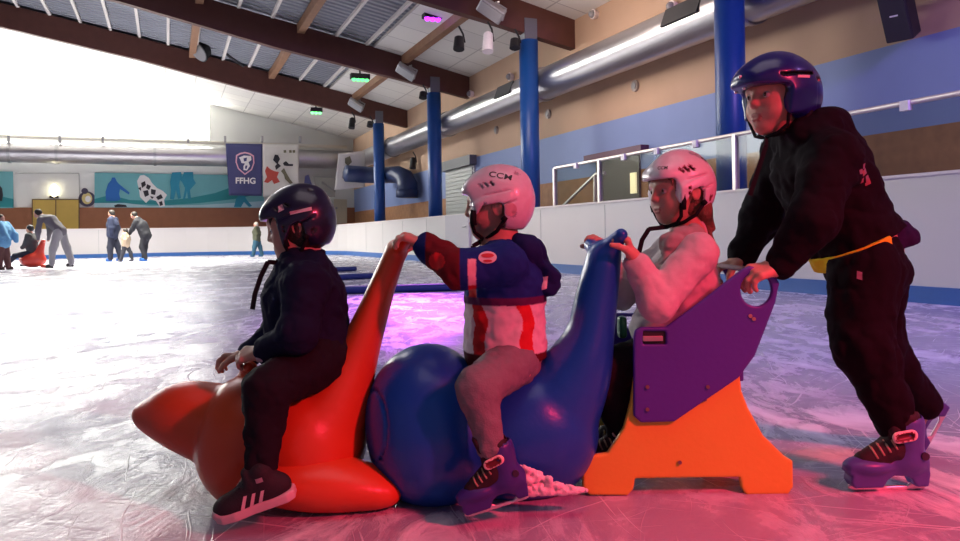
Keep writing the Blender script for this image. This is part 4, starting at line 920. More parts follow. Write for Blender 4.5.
# ---- footwear
def skate(parent, heel, fwd, up, L, shell, lean=0.0, name='skate', near=-1, ank=None):
    f = unit(fwd); u = unit(np.asarray(up, float) - f * (np.asarray(up, float) @ f)); l = np.cross(f, u); l = l if l[1] * near > 0 else -l
    k = L / .222; p = lambda a: [(x * k, z * k) for x, z in a]
    def W(x, z, y=0.0): return heel + f * x * k + u * z * k + l * y * k
    prof = [(.000, .014), (.034, .014), (.046, .036), (.062, .046), (.098, .046), (.116, .034), (.128, .014), (.208, .014), (.218, .030), (.214, .048), (.224, .056), (.216, .072), (.18, .086), (.14, .092), (.02, .092), (.0, .075), (-.006, .05)]
    s = Sdf(.0035)
    s.poly(heel, f, u, l, p([q for q in prof if True]), .026 * k, .006, .006)
    s.ell(W(.155, .072), (.072 * k, .044 * k, .026 * k), np.array([f, l, u]), k=.01); s.ell(W(.05, .085), (.062 * k, .042 * k, .04 * k), np.array([f, l, u]), k=.015)
    s.cap(W(.048, .09), W(.050, .165), .042 * k, .047 * k, k=.015); s.cap(W(.05, .165), W(.047, .185), .047 * k, .046 * k, k=.005)
    s.poly(heel, f, u, l, p([(.038, .0), (.05, .034), (.066, .044), (.096, .044), (.112, .032), (.124, .0)]), .06 * k, .002, .004, -1, 's')
    s.ell(W(.12, .128), (.05 * k, .034 * k, .055 * k), rotrows(f * .8 + u * -.6, u), k=.008, mode='s', col=-1)
    s.cap(W(.048, .15), W(.05, .23), .036 * k, .040 * k, k=.003, mode='s', col=-1)
    b = s.go(name, plastic('skate_shell_' + name + parent.name.replace('.', '_'), shell, 0.4), parent)
    li = Sdf(.0035); li.cap(W(.060, .10), W(.058, .20), .037 * k, .043 * k, k=.01); li.cap(W(.095, .115), W(.165, .082), .040 * k, .030 * k, k=.012); li.cap(W(.095, .17), W(.115, .235), .020 * k, .012 * k, k=.015, ax=l, sc=2.0)
    li.cap(W(.055, .18), W(.055, .24), .036 * k, .030 * k, k=.004, mode='s', col=-1); li.wrinkle(.002, 70)
    li.go('liner', mat('black_liner', (0.018, 0.012, 0.014), 0.8), b)
    la = MB()
    for i in range(4): la.tube([W(.100 + .017 * i + .004 * math.sin(3 * y), .115 - .47 * (.005 + .017 * i) + (.041 - .002 * i) * math.cos(y), (.041 - .002 * i) * math.sin(y)) for y in (-1.3, -.8, -.3, .3, .8, 1.3)], .0034 * k, 6)
    la.go('laces', mat('grey_laces', (0.35, 0.30, 0.20), 0.7), b, True)
    ri = Sdf(.003); c0 = W(.082, .158, .046); ri.cap(c0 + f * .016 * k, c0 - f * .022 * k + u * .006 * k, .0165 * k, k=.002, ax=l, sc=.55); ri.cap(c0 + f * .014 * k + l * .008 * k, c0 - f * .016 * k + u * .005 * k + l * .008 * k, .009 * k, k=.001, mode='s', col=1)
    ri.go('buckle', mat_vc('buckle_plastic', 0.4), b, [(0.80, 0.62, 0.56), (0.10, 0.015, 0.02)])
    MB().tube([W(.022, .105, .040), W(.022, .105, .047)], .011 * k, 12).go('ankle_bolt', mat('dark_bolt', (0.03, 0.02, 0.05), 0.5), b)
    bl = Sdf(.003); bl.poly(heel, f, u, l, p([(-.004, .006), (.004, .0), (.200, .0), (.217, .008), (.214, .02), (.12, .02), (.11, .012), (.05, .012), (.04, .02), (.0, .02)]), .0035 * k, .001, .002)
    bl.go('blade', mat('skate_steel', (0.75, 0.74, 0.76), 0.28, 0.7), b)
    return b
def sneaker(parent, heel, fwd, up, L, near=-1):
    f = unit(fwd); u = unit(np.asarray(up, float) - f * (np.asarray(up, float) @ f)); l = np.cross(f, u); l = l if l[1] * near > 0 else -l
    k = L / .22; p = lambda a: [(x * k, z * k) for x, z in a]
    def W(x, z, y=0.0): return heel + f * x * k + u * z * k + l * y * k
    s = Sdf(.0032); M = np.array([f, l, u])
    s.ell(W(.055, .045), (.062 * k, .037 * k, .045 * k), M, k=.015); s.ell(W(.16, .036), (.064 * k, .043 * k, .034 * k), M, k=.02); s.ell(W(.105, .055), (.06 * k, .036 * k, .040 * k), rotrows(f - u * .45, u), k=.02)
    s.cap(W(.058, .06), W(.062, .098), .036 * k, .036 * k, k=.012); s.cap(W(.098, .085), W(.102, .112), .020 * k, .014 * k, k=.01, ax=l, sc=1.7)
    s.clips.append((W(0, .014), -u))
    b = s.go('sneaker', mat('black_suede', (0.014, 0.012, 0.016), 0.75, bump=.2, bscale=200), parent)
    so = Sdf(.0032); so.poly(heel, f, l, u, [(x * k, y * k) for x, y in ((-.008, -.022), (-.008, .022), (.012, .037), (.06, .038), (.11, .038), (.16, .047), (.2, .04), (.222, .018), (.224, -.018), (.2, -.04), (.16, -.047), (.11, -.038), (.06, -.038), (.012, -.037))], .0005, .0003)
    so = Sdf(.0032); out = ((-.008, -.022), (-.008, .022), (.012, .037), (.06, .038), (.11, .038), (.16, .047), (.2, .04), (.222, .018), (.224, -.018), (.2, -.04), (.16, -.047), (.11, -.038), (.06, -.038), (.012, -.037))
    so.poly(W(0, .013), f, l, u, [(x * k, y * k) for x, y in out], .0145 * k, .006)
    so.ell(W(.208, .026), (.022 * k, .032 * k, .017 * k), M, k=.006)
    so.go('sole', mat('white_rubber', (0.62, 0.50, 0.50), 0.6), b)
    bv = bvh_of([b]); n = l; mw = mat('white_stripe', (0.70, 0.58, 0.58), 0.6)
    for i in range(3):
        x = .080 + .025 * i; q = [((x) * k, .024 * k), ((x + .011) * k, .024 * k), ((x - .010) * k, .062 * k), ((x - .020) * k, .062 * k)]
        V, F = quad_shape(q); wrap('stripe', V, F, heel, f, u, n, bv, mw, b, .0015)
    V, F = quad_shape([(.055 * k, .085 * k), (.075 * k, .085 * k), (.075 * k, .098 * k), (.055 * k, .098 * k)]); wrap('tab', V, F, heel, f, u, n, bv, mat('grey_tab', (0.35, 0.30, 0.32), 0.7), b, .0015)
    la = MB()
    for i in range(4): la.tube([W(.115 + .013 * i, .093 - .009 * i, y * .022) + u * (.004 * k if y == 0 else -.004 * k) for y in (-1, -.5, 0, .5, 1)], .0028 * k, 6)
    la.go('laces', MATS['black_webbing'], b, True)
    return b
# ---- rider on the orange seal
def cloth(name, bump=0.25, bscale=350.0, sheen=0.0): return mat_vc(name, 0.85, bump, bscale, spec=0.10, sheen=sheen)
def joints(d):
    J = {}
    for k, v in d.items(): J[k] = P(*v)
    return J
m_skin = mat_vc('skin', 0.5, 0.08, 200, spec=0.4, sss=0.15)
def kid_front():
    t = thing('person', [Q(300, 480)[0], YC, 0.33], 'young child in navy jacket and dark helmet riding the orange seal', 'person')
    J = joints(dict(pelvis=(320, 350, 2.17), chest=(306, 292, 2.17), neck=(300, 260, 2.17), shN=(306, 284, 2.05), elN=(298, 334, 1.99), wrN=(263, 352, 2.05), shF=(298, 284, 2.29), elF=(276, 336, 2.34), wrF=(246, 356, 2.29),
                    hipN=(318, 360, 2.10), knN=(266, 390, 1.925), anN=(262, 466, 1.90), hipF=(318, 360, 2.24), knF=(266, 392, 2.42), anF=(262, 464, 2.44)))
    J['head'] = Q(298, 225); hh = .188; R = rotrows([-.97, -.06, -.22], [-.2, 0, 1])
    J['handN'] = ([-.95, .12, -.12], [-.25, .45, -.85], [0, .3, .7]); J['handF'] = ([-.97, -.05, -.05], [-.1, -.3, -.9], [0, -.3, .7])
    J['toeN'] = mix(J['anN'], P(238, 500, 1.89), .8); J['toeF'] = mix(J['anF'], P(240, 495, 2.45), .8)
    s, W = body_sdf(J, R, .92, .0036, .118, headR=R, hh=hh)
    s.ops[-0 or 0:0] = []
    b = s.go('body', m_skin, t, SKIN)
    eyes(W, R, hh, b)
    # hair under the helmet
    h = Sdf(.004); h.ell(W(-.06, 0, .10), (.455 * hh, .385 * hh, .40 * hh), R); h.ell(W(-.10, 0, -.18), (.36 * hh, .375 * hh, .27 * hh), R, k=.02)
    for i in range(7): h.cap(W(.30, -.24 + .08 * i, .26), W(.41 - .02 * abs(i - 3), -.25 + .083 * i, .09 - .03 * (i % 2)), .04 * hh, .012 * hh, k=.01)
    for sg in (-1, 1): h.cap(W(.20, .34 * sg, .15), W(.22, .335 * sg, -.10), .05 * hh, .025 * hh, k=.01)
    h.box(W(.52, 0, -.45), (.32 * hh, .5 * hh, .46 * hh), R, rad=.01, k=.004, mode='s'); h.wrinkle(.004, 45, (1, 1, .35))
    h.go('hair', mat('dark_brown_hair', (0.030, 0.016, 0.010), 0.6, var=.4, scale=60, bump=.5, bscale=150), t)
    hm = helmet(t, J['head'], R, hh, (0.012, 0.012, 0.045), (0.01, 0.01, 0.012), W, 0, True, .23)
    V, F = quad_shape([(-.22 * hh, -.006), (.10 * hh, -.004), (.10 * hh, .006), (-.22 * hh, .003)]); mark(t, hm, W(-.22, -.4, .16), R, 'white_stripe', V, F, 1.0, mat('pale_print', (0.70, 0.55, 0.58), 0.5), rot=-.05)
    V, F = quad_shape([(-.05 * hh, -.01), (.05 * hh, -.006), (.03 * hh, .010), (-.03 * hh, .008)]); mark(t, hm, W(.12, -.4, .27), R, 'small_badge', V, F, 1.0, MATS['pale_print'])
    dangling(t, [W(.24, -.05, -.54), P(268, 262, 2.10), P(261, 276, 2.09), P(255, 294, 2.08), P(252.5, 309, 2.08)])
    # jacket
    j = Sdf(.0045); k = 1.0
    j.cap(J['neck'] - Z3 * .01, J['chest'], .062, .098, k=.04, ax=Yv, sc=1.25); j.cap(J['chest'], P(316, 345, 2.17), .100, .105, k=.04, ax=Yv, sc=1.25); j.cap(P(290, 300, 2.17), P(296, 340, 2.17), .075, .085, k=.04, ax=Yv, sc=1.3)
    for q, y in (('N', -1), ('F', 1)): j.cap(J['neck'] - Z3 * .03, J['sh' + q], .05, .058, k=.03); limb(j, J['sh' + q], J['el' + q], mix(J['el' + q], J['wr' + q], .88), .060, .052, .036)
    j.cap(P(293, 270, 2.17), P(306, 264, 2.17), .040, .045, k=.02, ax=Yv, sc=1.25)      # collar
    j.cap(P(316, 264, 2.10), P(316, 264, 2.24), .030, k=.03)                                        # hood roll
    j.cap(J['neck'] + Z3 * .0, J['neck'] + Z3 * .09 - Xv * .02, .045, .052, k=.006, mode='s', col=-1)
    j.wrinkle(.004, 16, (1, 1, 1.6), True); j.wrinkle(.003, 40)
    j.go('jacket', cloth('navy_jacket_cloth'), t, [(0.012, 0.014, 0.040)])
    cf = Sdf(.0035); e = mix(J['elN'], J['wrN'], .86); cf.cap(e, mix(J['elN'], J['wrN'], 1.0), .031, .029); cf.ell(P(267, 357, 2.03), (.018, .008, .02), k=.006); cf.wrinkle(.002, 60)
    cf.go('white_cuff', mat('white_knit', (0.62, 0.56, 0.60), .8, bump=.3), t)
    tr = Sdf(.0045); tr.cap(P(318, 348, 2.17), J['pelvis'], .095, .100, ax=Yv, sc=1.15, k=.03)
    for q in 'NF': limb(tr, J['hip' + q], J['kn' + q], mix(J['kn' + q], J['an' + q], .97), .080, .058, .040, k=.025)
    tr.wrinkle(.006, 18, (1, 1, 1), True); tr.wrinkle(.003, 45)
    tr.go('trousers', cloth('charcoal_trouser_cloth'), t, [(0.015, 0.013, 0.018)])
    hl = P(294, 495, 1.90); fw = P(222, 520, 1.885) - hl
    sneaker(t, hl, fw, [.30, -.12, 1], .192, -1)
    o = Yv * .56; sneaker(t, hl + o + Xv * .02, fw + np.array([0, .02, .0]), [.3, .12, 1], .192, 1)
kid_front()
# ---- rider on the blue one
def kid_middle():
    t = thing('person', [Q(505, 480)[0], YC, 0.33], 'child in red, white and blue jersey with a white helmet riding the blue skating aid', 'person')
    J = joints(dict(pelvis=(512, 350, 2.17), chest=(506, 282, 2.17), neck=(500, 248, 2.17), shN=(505, 264, 2.04), elN=(460, 270, 2.00), wrN=(425, 245, 2.07), shF=(498, 264, 2.30), elF=(462, 270, 2.32), wrF=(428, 247, 2.26),
                    hipN=(512, 362, 2.09), knN=(478, 388, 1.925), anN=(489, 440, 1.90), hipF=(512, 362, 2.25), knF=(478, 388, 2.43), anF=(489, 440, 2.45)))
    J['head'] = Q(496.5, 205); hh = .187; R = rotrows([-1, .10, -.02], [0, 0, 1])
    J['handN'] = ([-.9, .14, .42], [-.50, .15, -.8], [-.2, .9, .3]); J['handF'] = ([-.9, -.14, .42], [-.5, -.15, -.8], [-.2, -.9, .3])
    J['toeN'] = mix(J['anN'], P(492, 475, 1.90), .4); J['toeF'] = mix(J['anF'], P(492, 475, 2.45), .4)
    s, W = body_sdf(J, R, .92, .0036, .118, headR=R, hh=hh); b = s.go('body', m_skin, t, SKIN); eyes(W, R, hh, b)
    h = Sdf(.004); h.ell(W(-.06, 0, .10), (.45 * hh, .365 * hh, .40 * hh), R)
    h.box(W(.52, 0, -.45), (.36 * hh, .5 * hh, .46 * hh), R, rad=.01, k=.004, mode='s'); h.box(W(0, 0, -.6), (.9 * hh, .9 * hh, .55 * hh), R, rad=.01, k=.004, mode='s'); h.wrinkle(.003, 50)
    h.go('hair', mat('light_brown_hair', (0.16, 0.085, 0.045), 0.6, var=.4, scale=60, bump=.5, bscale=150), t)
    hm = helmet(t, J['head'], R, hh, (0.74, 0.70, 0.74), (0.05, 0.04, 0.045), W, 0, True, .38, (0.40, 0.36, 0.40))
    V, F = text_shape('CCM', .028, .0002)
    mark(t, hm, W(-.10, -.3, .415), R, 'helmet_lettering', [v * np.array([1.15, .8, 1]) for v in V], F, 1.0, mat('black_print', (0.02, 0.015, 0.02), .5), rot=-.22, fwd=-R[0] * .95)
    V = [np.array([math.cos(a) * .10 * hh, math.sin(a) * .10 * hh, 0]) for a in np.linspace(0, 2 * math.pi, 21)[:-1]]
    mark(t, hm, W(-.23, -.4, -.09), R, 'round_plug', V, [list(range(20))], 1.0, mat('pink_plug', (0.62, 0.40, 0.42), .5))
    dangling(t, [W(.24, -.03, -.54), P(473, 246, 2.10), P(474, 256, 2.08), P(476, 262, 2.07)])
    # jersey
    j = Sdf(.0042)
    j.cap(J['neck'] - Z3 * .02, J['chest'], .060, .105, k=.04, ax=Yv, sc=1.25, col=0); j.cap(J['chest'], P(506, 347, 2.17), .108, .116, k=.04, ax=Yv, sc=1.2, col=0); j.clips.append((P(510, 366, 2.1), unit([.15, 0, -1.0]))); j.cap(P(497, 300, 2.17), P(496, 345, 2.17), .085, .085, k=.03, ax=Yv, sc=1.2)
    for q in 'NF':
        j.cap(J['neck'] - Z3 * .03, J['sh' + q], .05, .056, k=.03); j.cap(J['sh' + q], J['el' + q], .058, .050, k=.02)
        j.cap(J['el' + q], mix(J['el' + q], J['wr' + q], .95), .050, .038, k=.02, col=1)
    j.cap(J['neck'] + Z3 * .0, J['neck'] + Z3 * .09 - Xv * .02, .050, .060, k=.006, mode='s', col=-1)
    j.wrinkle(.004, 15, (1, 1, 1.4), True); j.wrinkle(.0025, 42)
    BL, MA, WH, RD = np.array((0.012, 0.035, 0.20)), np.array((0.16, 0.018, 0.025)), np.array((0.66, 0.58, 0.60)), np.array((0.52, 0.025, 0.03))
    elx = J['elN'][0]; zu = P(500, 296, 2.1)[2]; zm = P(500, 304, 2.1)[2]; zh = P(500, 353, 2.1)[2]; cx = Q(503, 300)[0]
    def jc(V, c, co):
        co = co * 0 + BL
        X, Y, Z = V.T
        torso = np.ones(len(X), bool)
        wob = .006 * np.sin(Z * 60) + .006 * np.sin(Z * 31 + 2)
        low = (Z < zm) & torso
        co[low] = WH
        ang = np.arctan2((Y - YC) / 1.2, X + wob - cx + (Z - zm) * .10)
        st_ = (np.mod(ang * 5.2 + .35, 2 * np.pi) < 1.9); co[low & st_] = RD
        bd = (Z < zu) & (Z >= zm) & torso; co[bd] = MA * .6 + BL * .4
        co[(Z < zh) & torso] = MA * .55
        sl = (X <= P(476, 270, 2.0)[0]) & (X > P(468, 270, 2.0)[0]) & (Z < P(500, 258, 2.0)[2]) & (Z > zu) & (Y < YC)
        co[sl & (Z > P(500, 284, 2.)[2])] = WH * np.array([1, .75, .8]); co[sl & (Z <= P(500, 284, 2.)[2])] = RD
        arm = (X < P(460, 262, 2.0)[0]) & (Z > zu); co[arm] = MA * .8
        cufd = arm & (X < P(426, 250, 2.05)[0]); co[cufd] = BL * .7
        rp = (np.hypot(X - P(437, 261, 2.0)[0], Z - P(437, 261, 2.0)[2]) < .022) & (Y < YC); co[rp & arm] = RD * 1.2
        return co
    js = j.go('jersey', cloth('jersey_cloth', .15), t, [BL, MA], jc)
    bv = bvh_of([js]); mw = mat('white_badge', (0.70, 0.60, 0.62), .7); mr = mat('red_badge', (0.50, 0.03, 0.04), .7)
    c = P(487.5, 257, 2.0); el = [np.array([math.cos(a) * .024, math.sin(a) * .016, 0]) for a in np.linspace(0, 2 * math.pi, 21)[:-1]]
    wrap('shoulder_badge', el, [list(range(20))], c, Xv, Z3, -Yv, bv, mw, js, .0025)
    wrap('badge_detail', [v * np.array([.7, .35, 1]) + np.array([0, .005, 0]) for v in el], [list(range(20))], c, Xv, Z3, -Yv, bv, mr, js, .004)
    wrap('badge_detail', [v * np.array([.5, .2, 1]) + np.array([0, -.009, 0]) for v in el], [list(range(20))], c, Xv, Z3, -Yv, bv, mr, js, .004)
    ho = Sdf(.0045); ho.cap(P(524, 250, 2.12), P(526, 250, 2.22), .045, k=.03); ho.cap(P(530, 258, 2.17), P(543, 278, 2.17), .045, .040, k=.03, ax=Yv, sc=1.5); ho.box(P(549, 281, 2.17), (.026, .07, .036), rotrows([.9, 0, -.35], [.35, 0, .9]), rad=.015, k=.02); ho.wrinkle(.006, 20, (1, 1, 1), True)
    hd = ho.go('hood', cloth('navy_hood_cloth'), t, [(0.012, 0.020, 0.10)])
    V, F = quad_shape([(-.012, -.03), (.014, -.022), (.018, .012), (-.006, .008)]); wrap('hood_patch', V, F, P(542, 281, 2.08), Xv, Z3, -Yv, bvh_of([hd]), mw, hd, .002)
    tr = Sdf(.004); tr.cap(P(511, 362, 2.17), P(511, 358, 2.17), .088, .088, ax=Yv, sc=1.2, k=.03)
    for q in 'NF': limb(tr, J['hip' + q], J['kn' + q], mix(J['kn' + q], J['an' + q], 1.12), .072, .052, .036, k=.025)
    tr.wrinkle(.004, 22, (1, 1, 1), True); tr.wrinkle(.002, 60)
    tr.go('leggings', mat_vc('grey_marl', .9, .5, 260, spec=.1), t, [(0.20, 0.20, 0.215)])
    hl = P(529, 498, 1.91); fw = P(467, 518, 1.895) - hl
    skate(t, hl, fw, [.05, 0, 1], .172, (0.04, 0.03, 0.24)); skate(t, hl + Yv * .55, fw, [.05, 0, 1], .172, (0.04, 0.03, 0.24), near=1)
kid_middle()
# ---- girl in the chair
def kid_chair():
    t = thing('person', [P(675, 480, 2.29)[0], 2.29, 0.2], 'girl with a white helmet and pale sweater sitting in the violet chair sled', 'person')
    J = joints(dict(pelvis=(672, 352, 2.29), chest=(682, 280, 2.29), neck=(689, 236, 2.29), shN=(697, 253, 2.17), elN=(657, 304, 2.11), wrN=(634, 259, 2.11), shF=(672, 252, 2.41), elF=(620, 292, 2.38), wrF=(607, 258, 2.27),
                    hipN=(668, 352, 2.23), knN=(606, 368, 2.20), anN=(628, 446, 2.22), hipF=(668, 352, 2.36), knF=(608, 368, 2.37), anF=(630, 446, 2.36)))
    J['head'] = P(678.5, 190, 2.28); hh = .197; R = rotrows([-.93, -.36, -.06], [-.04, 0, 1])
    J['handN'] = ([-.30, .04, .95], [-.95, .2, -.25], [.1, -.9, .1]); J['handF'] = ([-.35, -.02, .93], [-.90, -.2, -.30], [0, .9, .1])
    J['toeN'] = mix(J['anN'], P(606, 466, 2.23), .8); J['toeF'] = mix(J['anF'], P(606, 466, 2.36), .8)
    s, W = body_sdf(J, R, .92, .0034, .112, headR=R, hh=hh); b = s.go('body', m_skin, t, SKIN[:2] + [(0.22, 0.13, 0.08)]); eyes(W, R, hh, b)
    h = Sdf(.0036); h.ell(W(-.06, 0, .10), (.455 * hh, .375 * hh, .40 * hh), R); h.ell(W(-.16, 0, -.22), (.30 * hh, .345 * hh, .30 * hh), R, k=.02)
    for i in range(9): h.cap(W(.30, -.30 + .075 * i, .28), W(.435 - .03 * abs(i - 4), -.30 + .075 * i, .03 - .05 * (i % 2)), .045 * hh, .012 * hh, k=.01)
    for i in range(4): h.cap(W(-.25, -.25 + .04 * i, -.3), W(-.35 - .03 * i, -.3 + .10 * i, -.62 - .05 * (i % 2)), .09 * hh, .03 * hh, k=.02)
    h.cap(W(-.36, -.1, -.35), P(714, 246, 2.22), .05 * hh, .03 * hh, k=.01)
    for sg in (-1, 1): h.cap(W(.16, .34 * sg, .15), W(.17, .335 * sg, -.12), .045 * hh, .025 * hh, k=.01)
    h.box(W(.55, 0, -.55), (.40 * hh, .5 * hh, .46 * hh), R, rad=.01, k=.004, mode='s'); h.wrinkle(.005, 45, (1, 1, .3))
    h.go('hair', MATS['light_brown_hair'], t)
    hm = helmet(t, J['head'], R, hh, (0.74, 0.68, 0.72), (0.05, 0.04, 0.045), W, 0, True, .27, (0.20, 0.04, 0.05))
    nh = unit(-Yv * .8 + R[0] * .4); 
    V, F = text_shape('CCM', .014, .0001); fx = unit(np.cross(nh, Z3)); fx = fx if fx[0] > 0 else -fx; uz = np.cross(nh, fx); uz = uz if uz[2] > 0 else -uz
    wrap('helmet_lettering', V, F, W(.36, -.17, .33), fx, uz, nh, bvh_of([hm]), MATS['black_print'], hm, .0015)
    V, F = text_shape('CCM', .026, .0002); n2 = unit(Z3 * .75 - Yv * .6); f2 = unit(Xv * .9 - Z3 * .3); u2 = np.cross(n2, f2); u2 = u2 if u2[1] > 0 else -u2; f2 = np.cross(u2, n2)
    wrap('helmet_lettering', V, F, W(-.22, -.22, .45), f2, u2, n2, bvh_of([hm]), MATS['black_print'], hm, .0015)
    dangling(t, [W(.24, -.0, -.545), P(649, 229, 2.2), P(642, 240, 2.2), P(638.5, 255, 2.20)])
    j = Sdf(.0042)
    j.cap(J['neck'] - Z3 * .02, J['chest'], .058, .098, k=.04, ax=unit(Yv + Xv * .2), sc=1.22); j.cap(J['chest'], P(674, 352, 2.29), .100, .108, k=.04, ax=Yv, sc=1.2); j.cap(P(666, 296, 2.29), P(655, 330, 2.28), .07, .07, k=.04, ax=Yv, sc=1.2)
    for q in 'NF': j.cap(J['neck'] - Z3 * .03, J['sh' + q], .05, .056, k=.03); limb(j, J['sh' + q], J['el' + q], mix(J['el' + q], J['wr' + q], .85), .058, .050, .036, k=.02)
    j.cap(J['neck'] - Z3 * .01, J['neck'] + Z3 * .028, .060, .054, k=.012)
    j.cap(J['neck'] + Z3 * .0, J['neck'] + Z3 * .09, .042, .052, k=.006, mode='s', col=-1)
    j.wrinkle(.004, 15, (1, 1, 1.3), True); j.wrinkle(.002, 42)
    js = j.go('sweater', cloth('pale_sweater_cloth', .2), t, [(0.56, 0.50, 0.50)])
    sc = Sdf(.004); sc.cap(P(678, 246, 2.19), P(662, 275, 2.165), .030, .026, k=.02, ax=Yv, sc=.8); sc.cap(P(694, 236, 2.205), P(672, 243, 2.185), .036, .034, k=.02); sc.wrinkle(.006, 30, (1, 1, 1), True)
    sc.go('scarf', cloth('grey_beige_scarf'), t, [(0.36, 0.31, 0.29)])
    tr = Sdf(.005); tr.cap(P(666, 350, 2.29), J['pelvis'], .090, .092, ax=Yv, sc=1.2, k=.03)
    for q in 'NF': limb(tr, J['hip' + q], J['kn' + q], mix(J['kn' + q], J['an' + q], 1.0), .072, .056, .046, k=.025)
    tr.wrinkle(.005, 18, (1, 1, 1), True)
    tr.go('trousers', cloth('black_trouser_cloth'), t, [(0.012, 0.010, 0.013)])
    for dy, nr in ((2.22, -1), (2.37, 1)):
        hl = P(645, 474, dy); skate(t, np.array([hl[0], dy, .03]), [-1, 0, -.05], [0, 0, 1], .185, (0.04, 0.03, 0.24), near=nr)
kid_chair()
# ---- boy pushing
def boy():
    t = thing('person', [P(880, 480, 2.25)[0], 2.24, 0.0], 'older boy in black hoodie and blue helmet pushing the chair sled from behind', 'person')
    J = joints(dict(pelvis=(866, 250, 2.28), chest=(826, 178, 2.28), neck=(803, 130, 2.27), shN=(832, 156, 2.14), elN=(812, 222, 2.06), wrN=(779, 267, 2.10), shF=(788, 152, 2.40), elF=(762, 215, 2.47), wrF=(740, 261, 2.47),
                    hipN=(864, 268, 2.20), knN=(862, 344, 2.15), anN=(897, 424, 2.14), hipF=(872, 268, 2.36), knF=(872, 340, 2.36), anF=(922, 403, 2.40)))
    J['head'] = P(779, 98, 2.25); hh = .222; R = rotrows([-.92, -.40, .02], [-.05, -.02, 1])
    J['handN'] = ([-.95, -.06, -.18], [-.22, .30, -.9], [0, .8, .55]); J['handF'] = ([-.95, .0, -.28], [-.25, -.15, -.9], [0, -.8, .5])
    J['toeN'] = mix(J['anN'], P(880, 470, 2.13), .5); J['toeF'] = mix(J['anF'], P(905, 450, 2.42), .4)
    s, W = body_sdf(J, R, 1.08, .0038, .150, headR=R, hh=hh); b = s.go('body', m_skin, t, SKIN[:2] + [(0.14, 0.07, 0.045)]); eyes(W, R, hh, b)
    h = Sdf(.005); h.ell(W(-.06, 0, .08), (.45 * hh, .365 * hh, .38 * hh), R); h.ell(W(-.18, 0, -.15), (.28 * hh, .33 * hh, .22 * hh), R, k=.02); h.box(W(.52, 0, -.45), (.36 * hh, .5 * hh, .5 * hh), R, rad=.01, k=.004, mode='s'); h.wrinkle(.004, 45, (1, 1, .3))
    h.go('hair', mat('brown_hair', (0.07, 0.035, 0.02), 0.6, var=.4, scale=60, bump=.5, bscale=150), t)
    hm = helmet(t, J['head'], R, hh, (0.012, 0.014, 0.17), (0.012, 0.012, 0.02), W, 1, False, .22)
    n2 = -Yv; V, F = quad_shape([(-.020, -.004), (.022, -.002), (.024, .006), (-.018, .004)])
    wrap('white_label', V, F, P(803.5, 76.5, 2.15), Xv, Z3, n2, bvh_of([hm]), mat('pale_pink_label', (0.75, 0.50, 0.55), .5), hm, .0015)
    V, F = quad_shape([(-.022, -.006), (.022, .002), (.022, .009), (-.022, .002)]); wrap('front_label', V, F, P(740, 88, 2.15), Xv, Z3, n2, bvh_of([hm]), MATS['pale_pink_label'], hm, .0015)
    b3 = MB()
    for u, v in ((733, 92), (737, 77), (741, 88)): 
        hit = bvh_of([hm]).ray_cast(Vector((0, 0, EYE)), Vector(P(u + 3, v, 1.0) - np.array([0, 0, EYE])).normalized())
        if hit[0]: b3.ball(np.array(hit[0]), .006)
    if b3.V: b3.go('rivets', mat('bright_rivet', (0.8, 0.8, 0.85), .2, .6), hm, True)
    dangling(t, [W(.24, -.02, -.545), P(766, 145, 2.16), P(758, 170, 2.15), P(750, 195, 2.14)])
    j = Sdf(.0048); lt = unit(Yv * 1 + Xv * .12)
    j.cap(J['neck'] - Z3 * .02, J['chest'], .070, .120, k=.05, ax=lt, sc=1.25); j.cap(J['chest'], P(857, 243, 2.28), .122, .120, k=.05, ax=lt, sc=1.22); j.cap(P(800, 170, 2.27), P(842, 250, 2.28), .075, .08, k=.05, ax=lt, sc=1.3)
    j.cap(P(868, 232, 2.28), P(876, 246, 2.28), .088, .094, k=.03, ax=lt, sc=1.2)
    for q in 'NF': j.cap(J['neck'] - Z3 * .03, J['sh' + q], .06, .070, k=.04); limb(j, J['sh' + q], J['el' + q], mix(J['el' + q], J['wr' + q], .93), .078, .064, .043, k=.025)
    j.cap(P(826, 122, 2.20), P(832, 128, 2.36), .036, k=.03); j.cap(P(832, 125, 2.28), P(850, 150, 2.28), .045, .040, k=.04, ax=lt, sc=1.7); j.cap(P(800, 132, 2.18), P(826, 120, 2.2), .030, .034, k=.03)
    j.cap(J['neck'] + Z3 * .0, J['neck'] + Z3 * .09 - Xv * .02, .052, .064, k=.006, mode='s', col=-1)
    j.clips.append((P(850, 252, 2.2), unit([.40, 0, -.917])))
    j.wrinkle(.006, 12, (1, 1, 1.3), True); j.wrinkle(.003, 34)
    js = j.go('hoodie', cloth('black_hoodie_cloth'), t, [(0.008, 0.006, 0.009)])
    bv = bvh_of([js]); mg = mat('grey_print', (0.25, 0.16, 0.20), .7); md_ = mat('faded_red_print', (0.30, 0.09, 0.10), .7)
    V, F = quad_shape([(-.012, -.005), (.010, -.008), (.013, .008), (-.010, .010)]); wrap('chest_patch', V, F, P(773, 180, 2.2), Xv, Z3, -Yv, bv, mg, js, .003)
    random.seed(3)
    for i in range(9):
        a = random.random(); u, v = 847 + 16 * a + random.uniform(-5, 5), 164 + 24 * a + random.uniform(-4, 4); r = random.uniform(.004, .010)
        V, F = quad_shape([(r, -r * .4), (r * .3, r * 1.3), (-r, r * .6), (-r * .4, -r)]); wrap('back_print', V, F, P(u, v, 2.16), Xv, Z3, -Yv, bv, md_ if i % 2 else mg, js, .003)
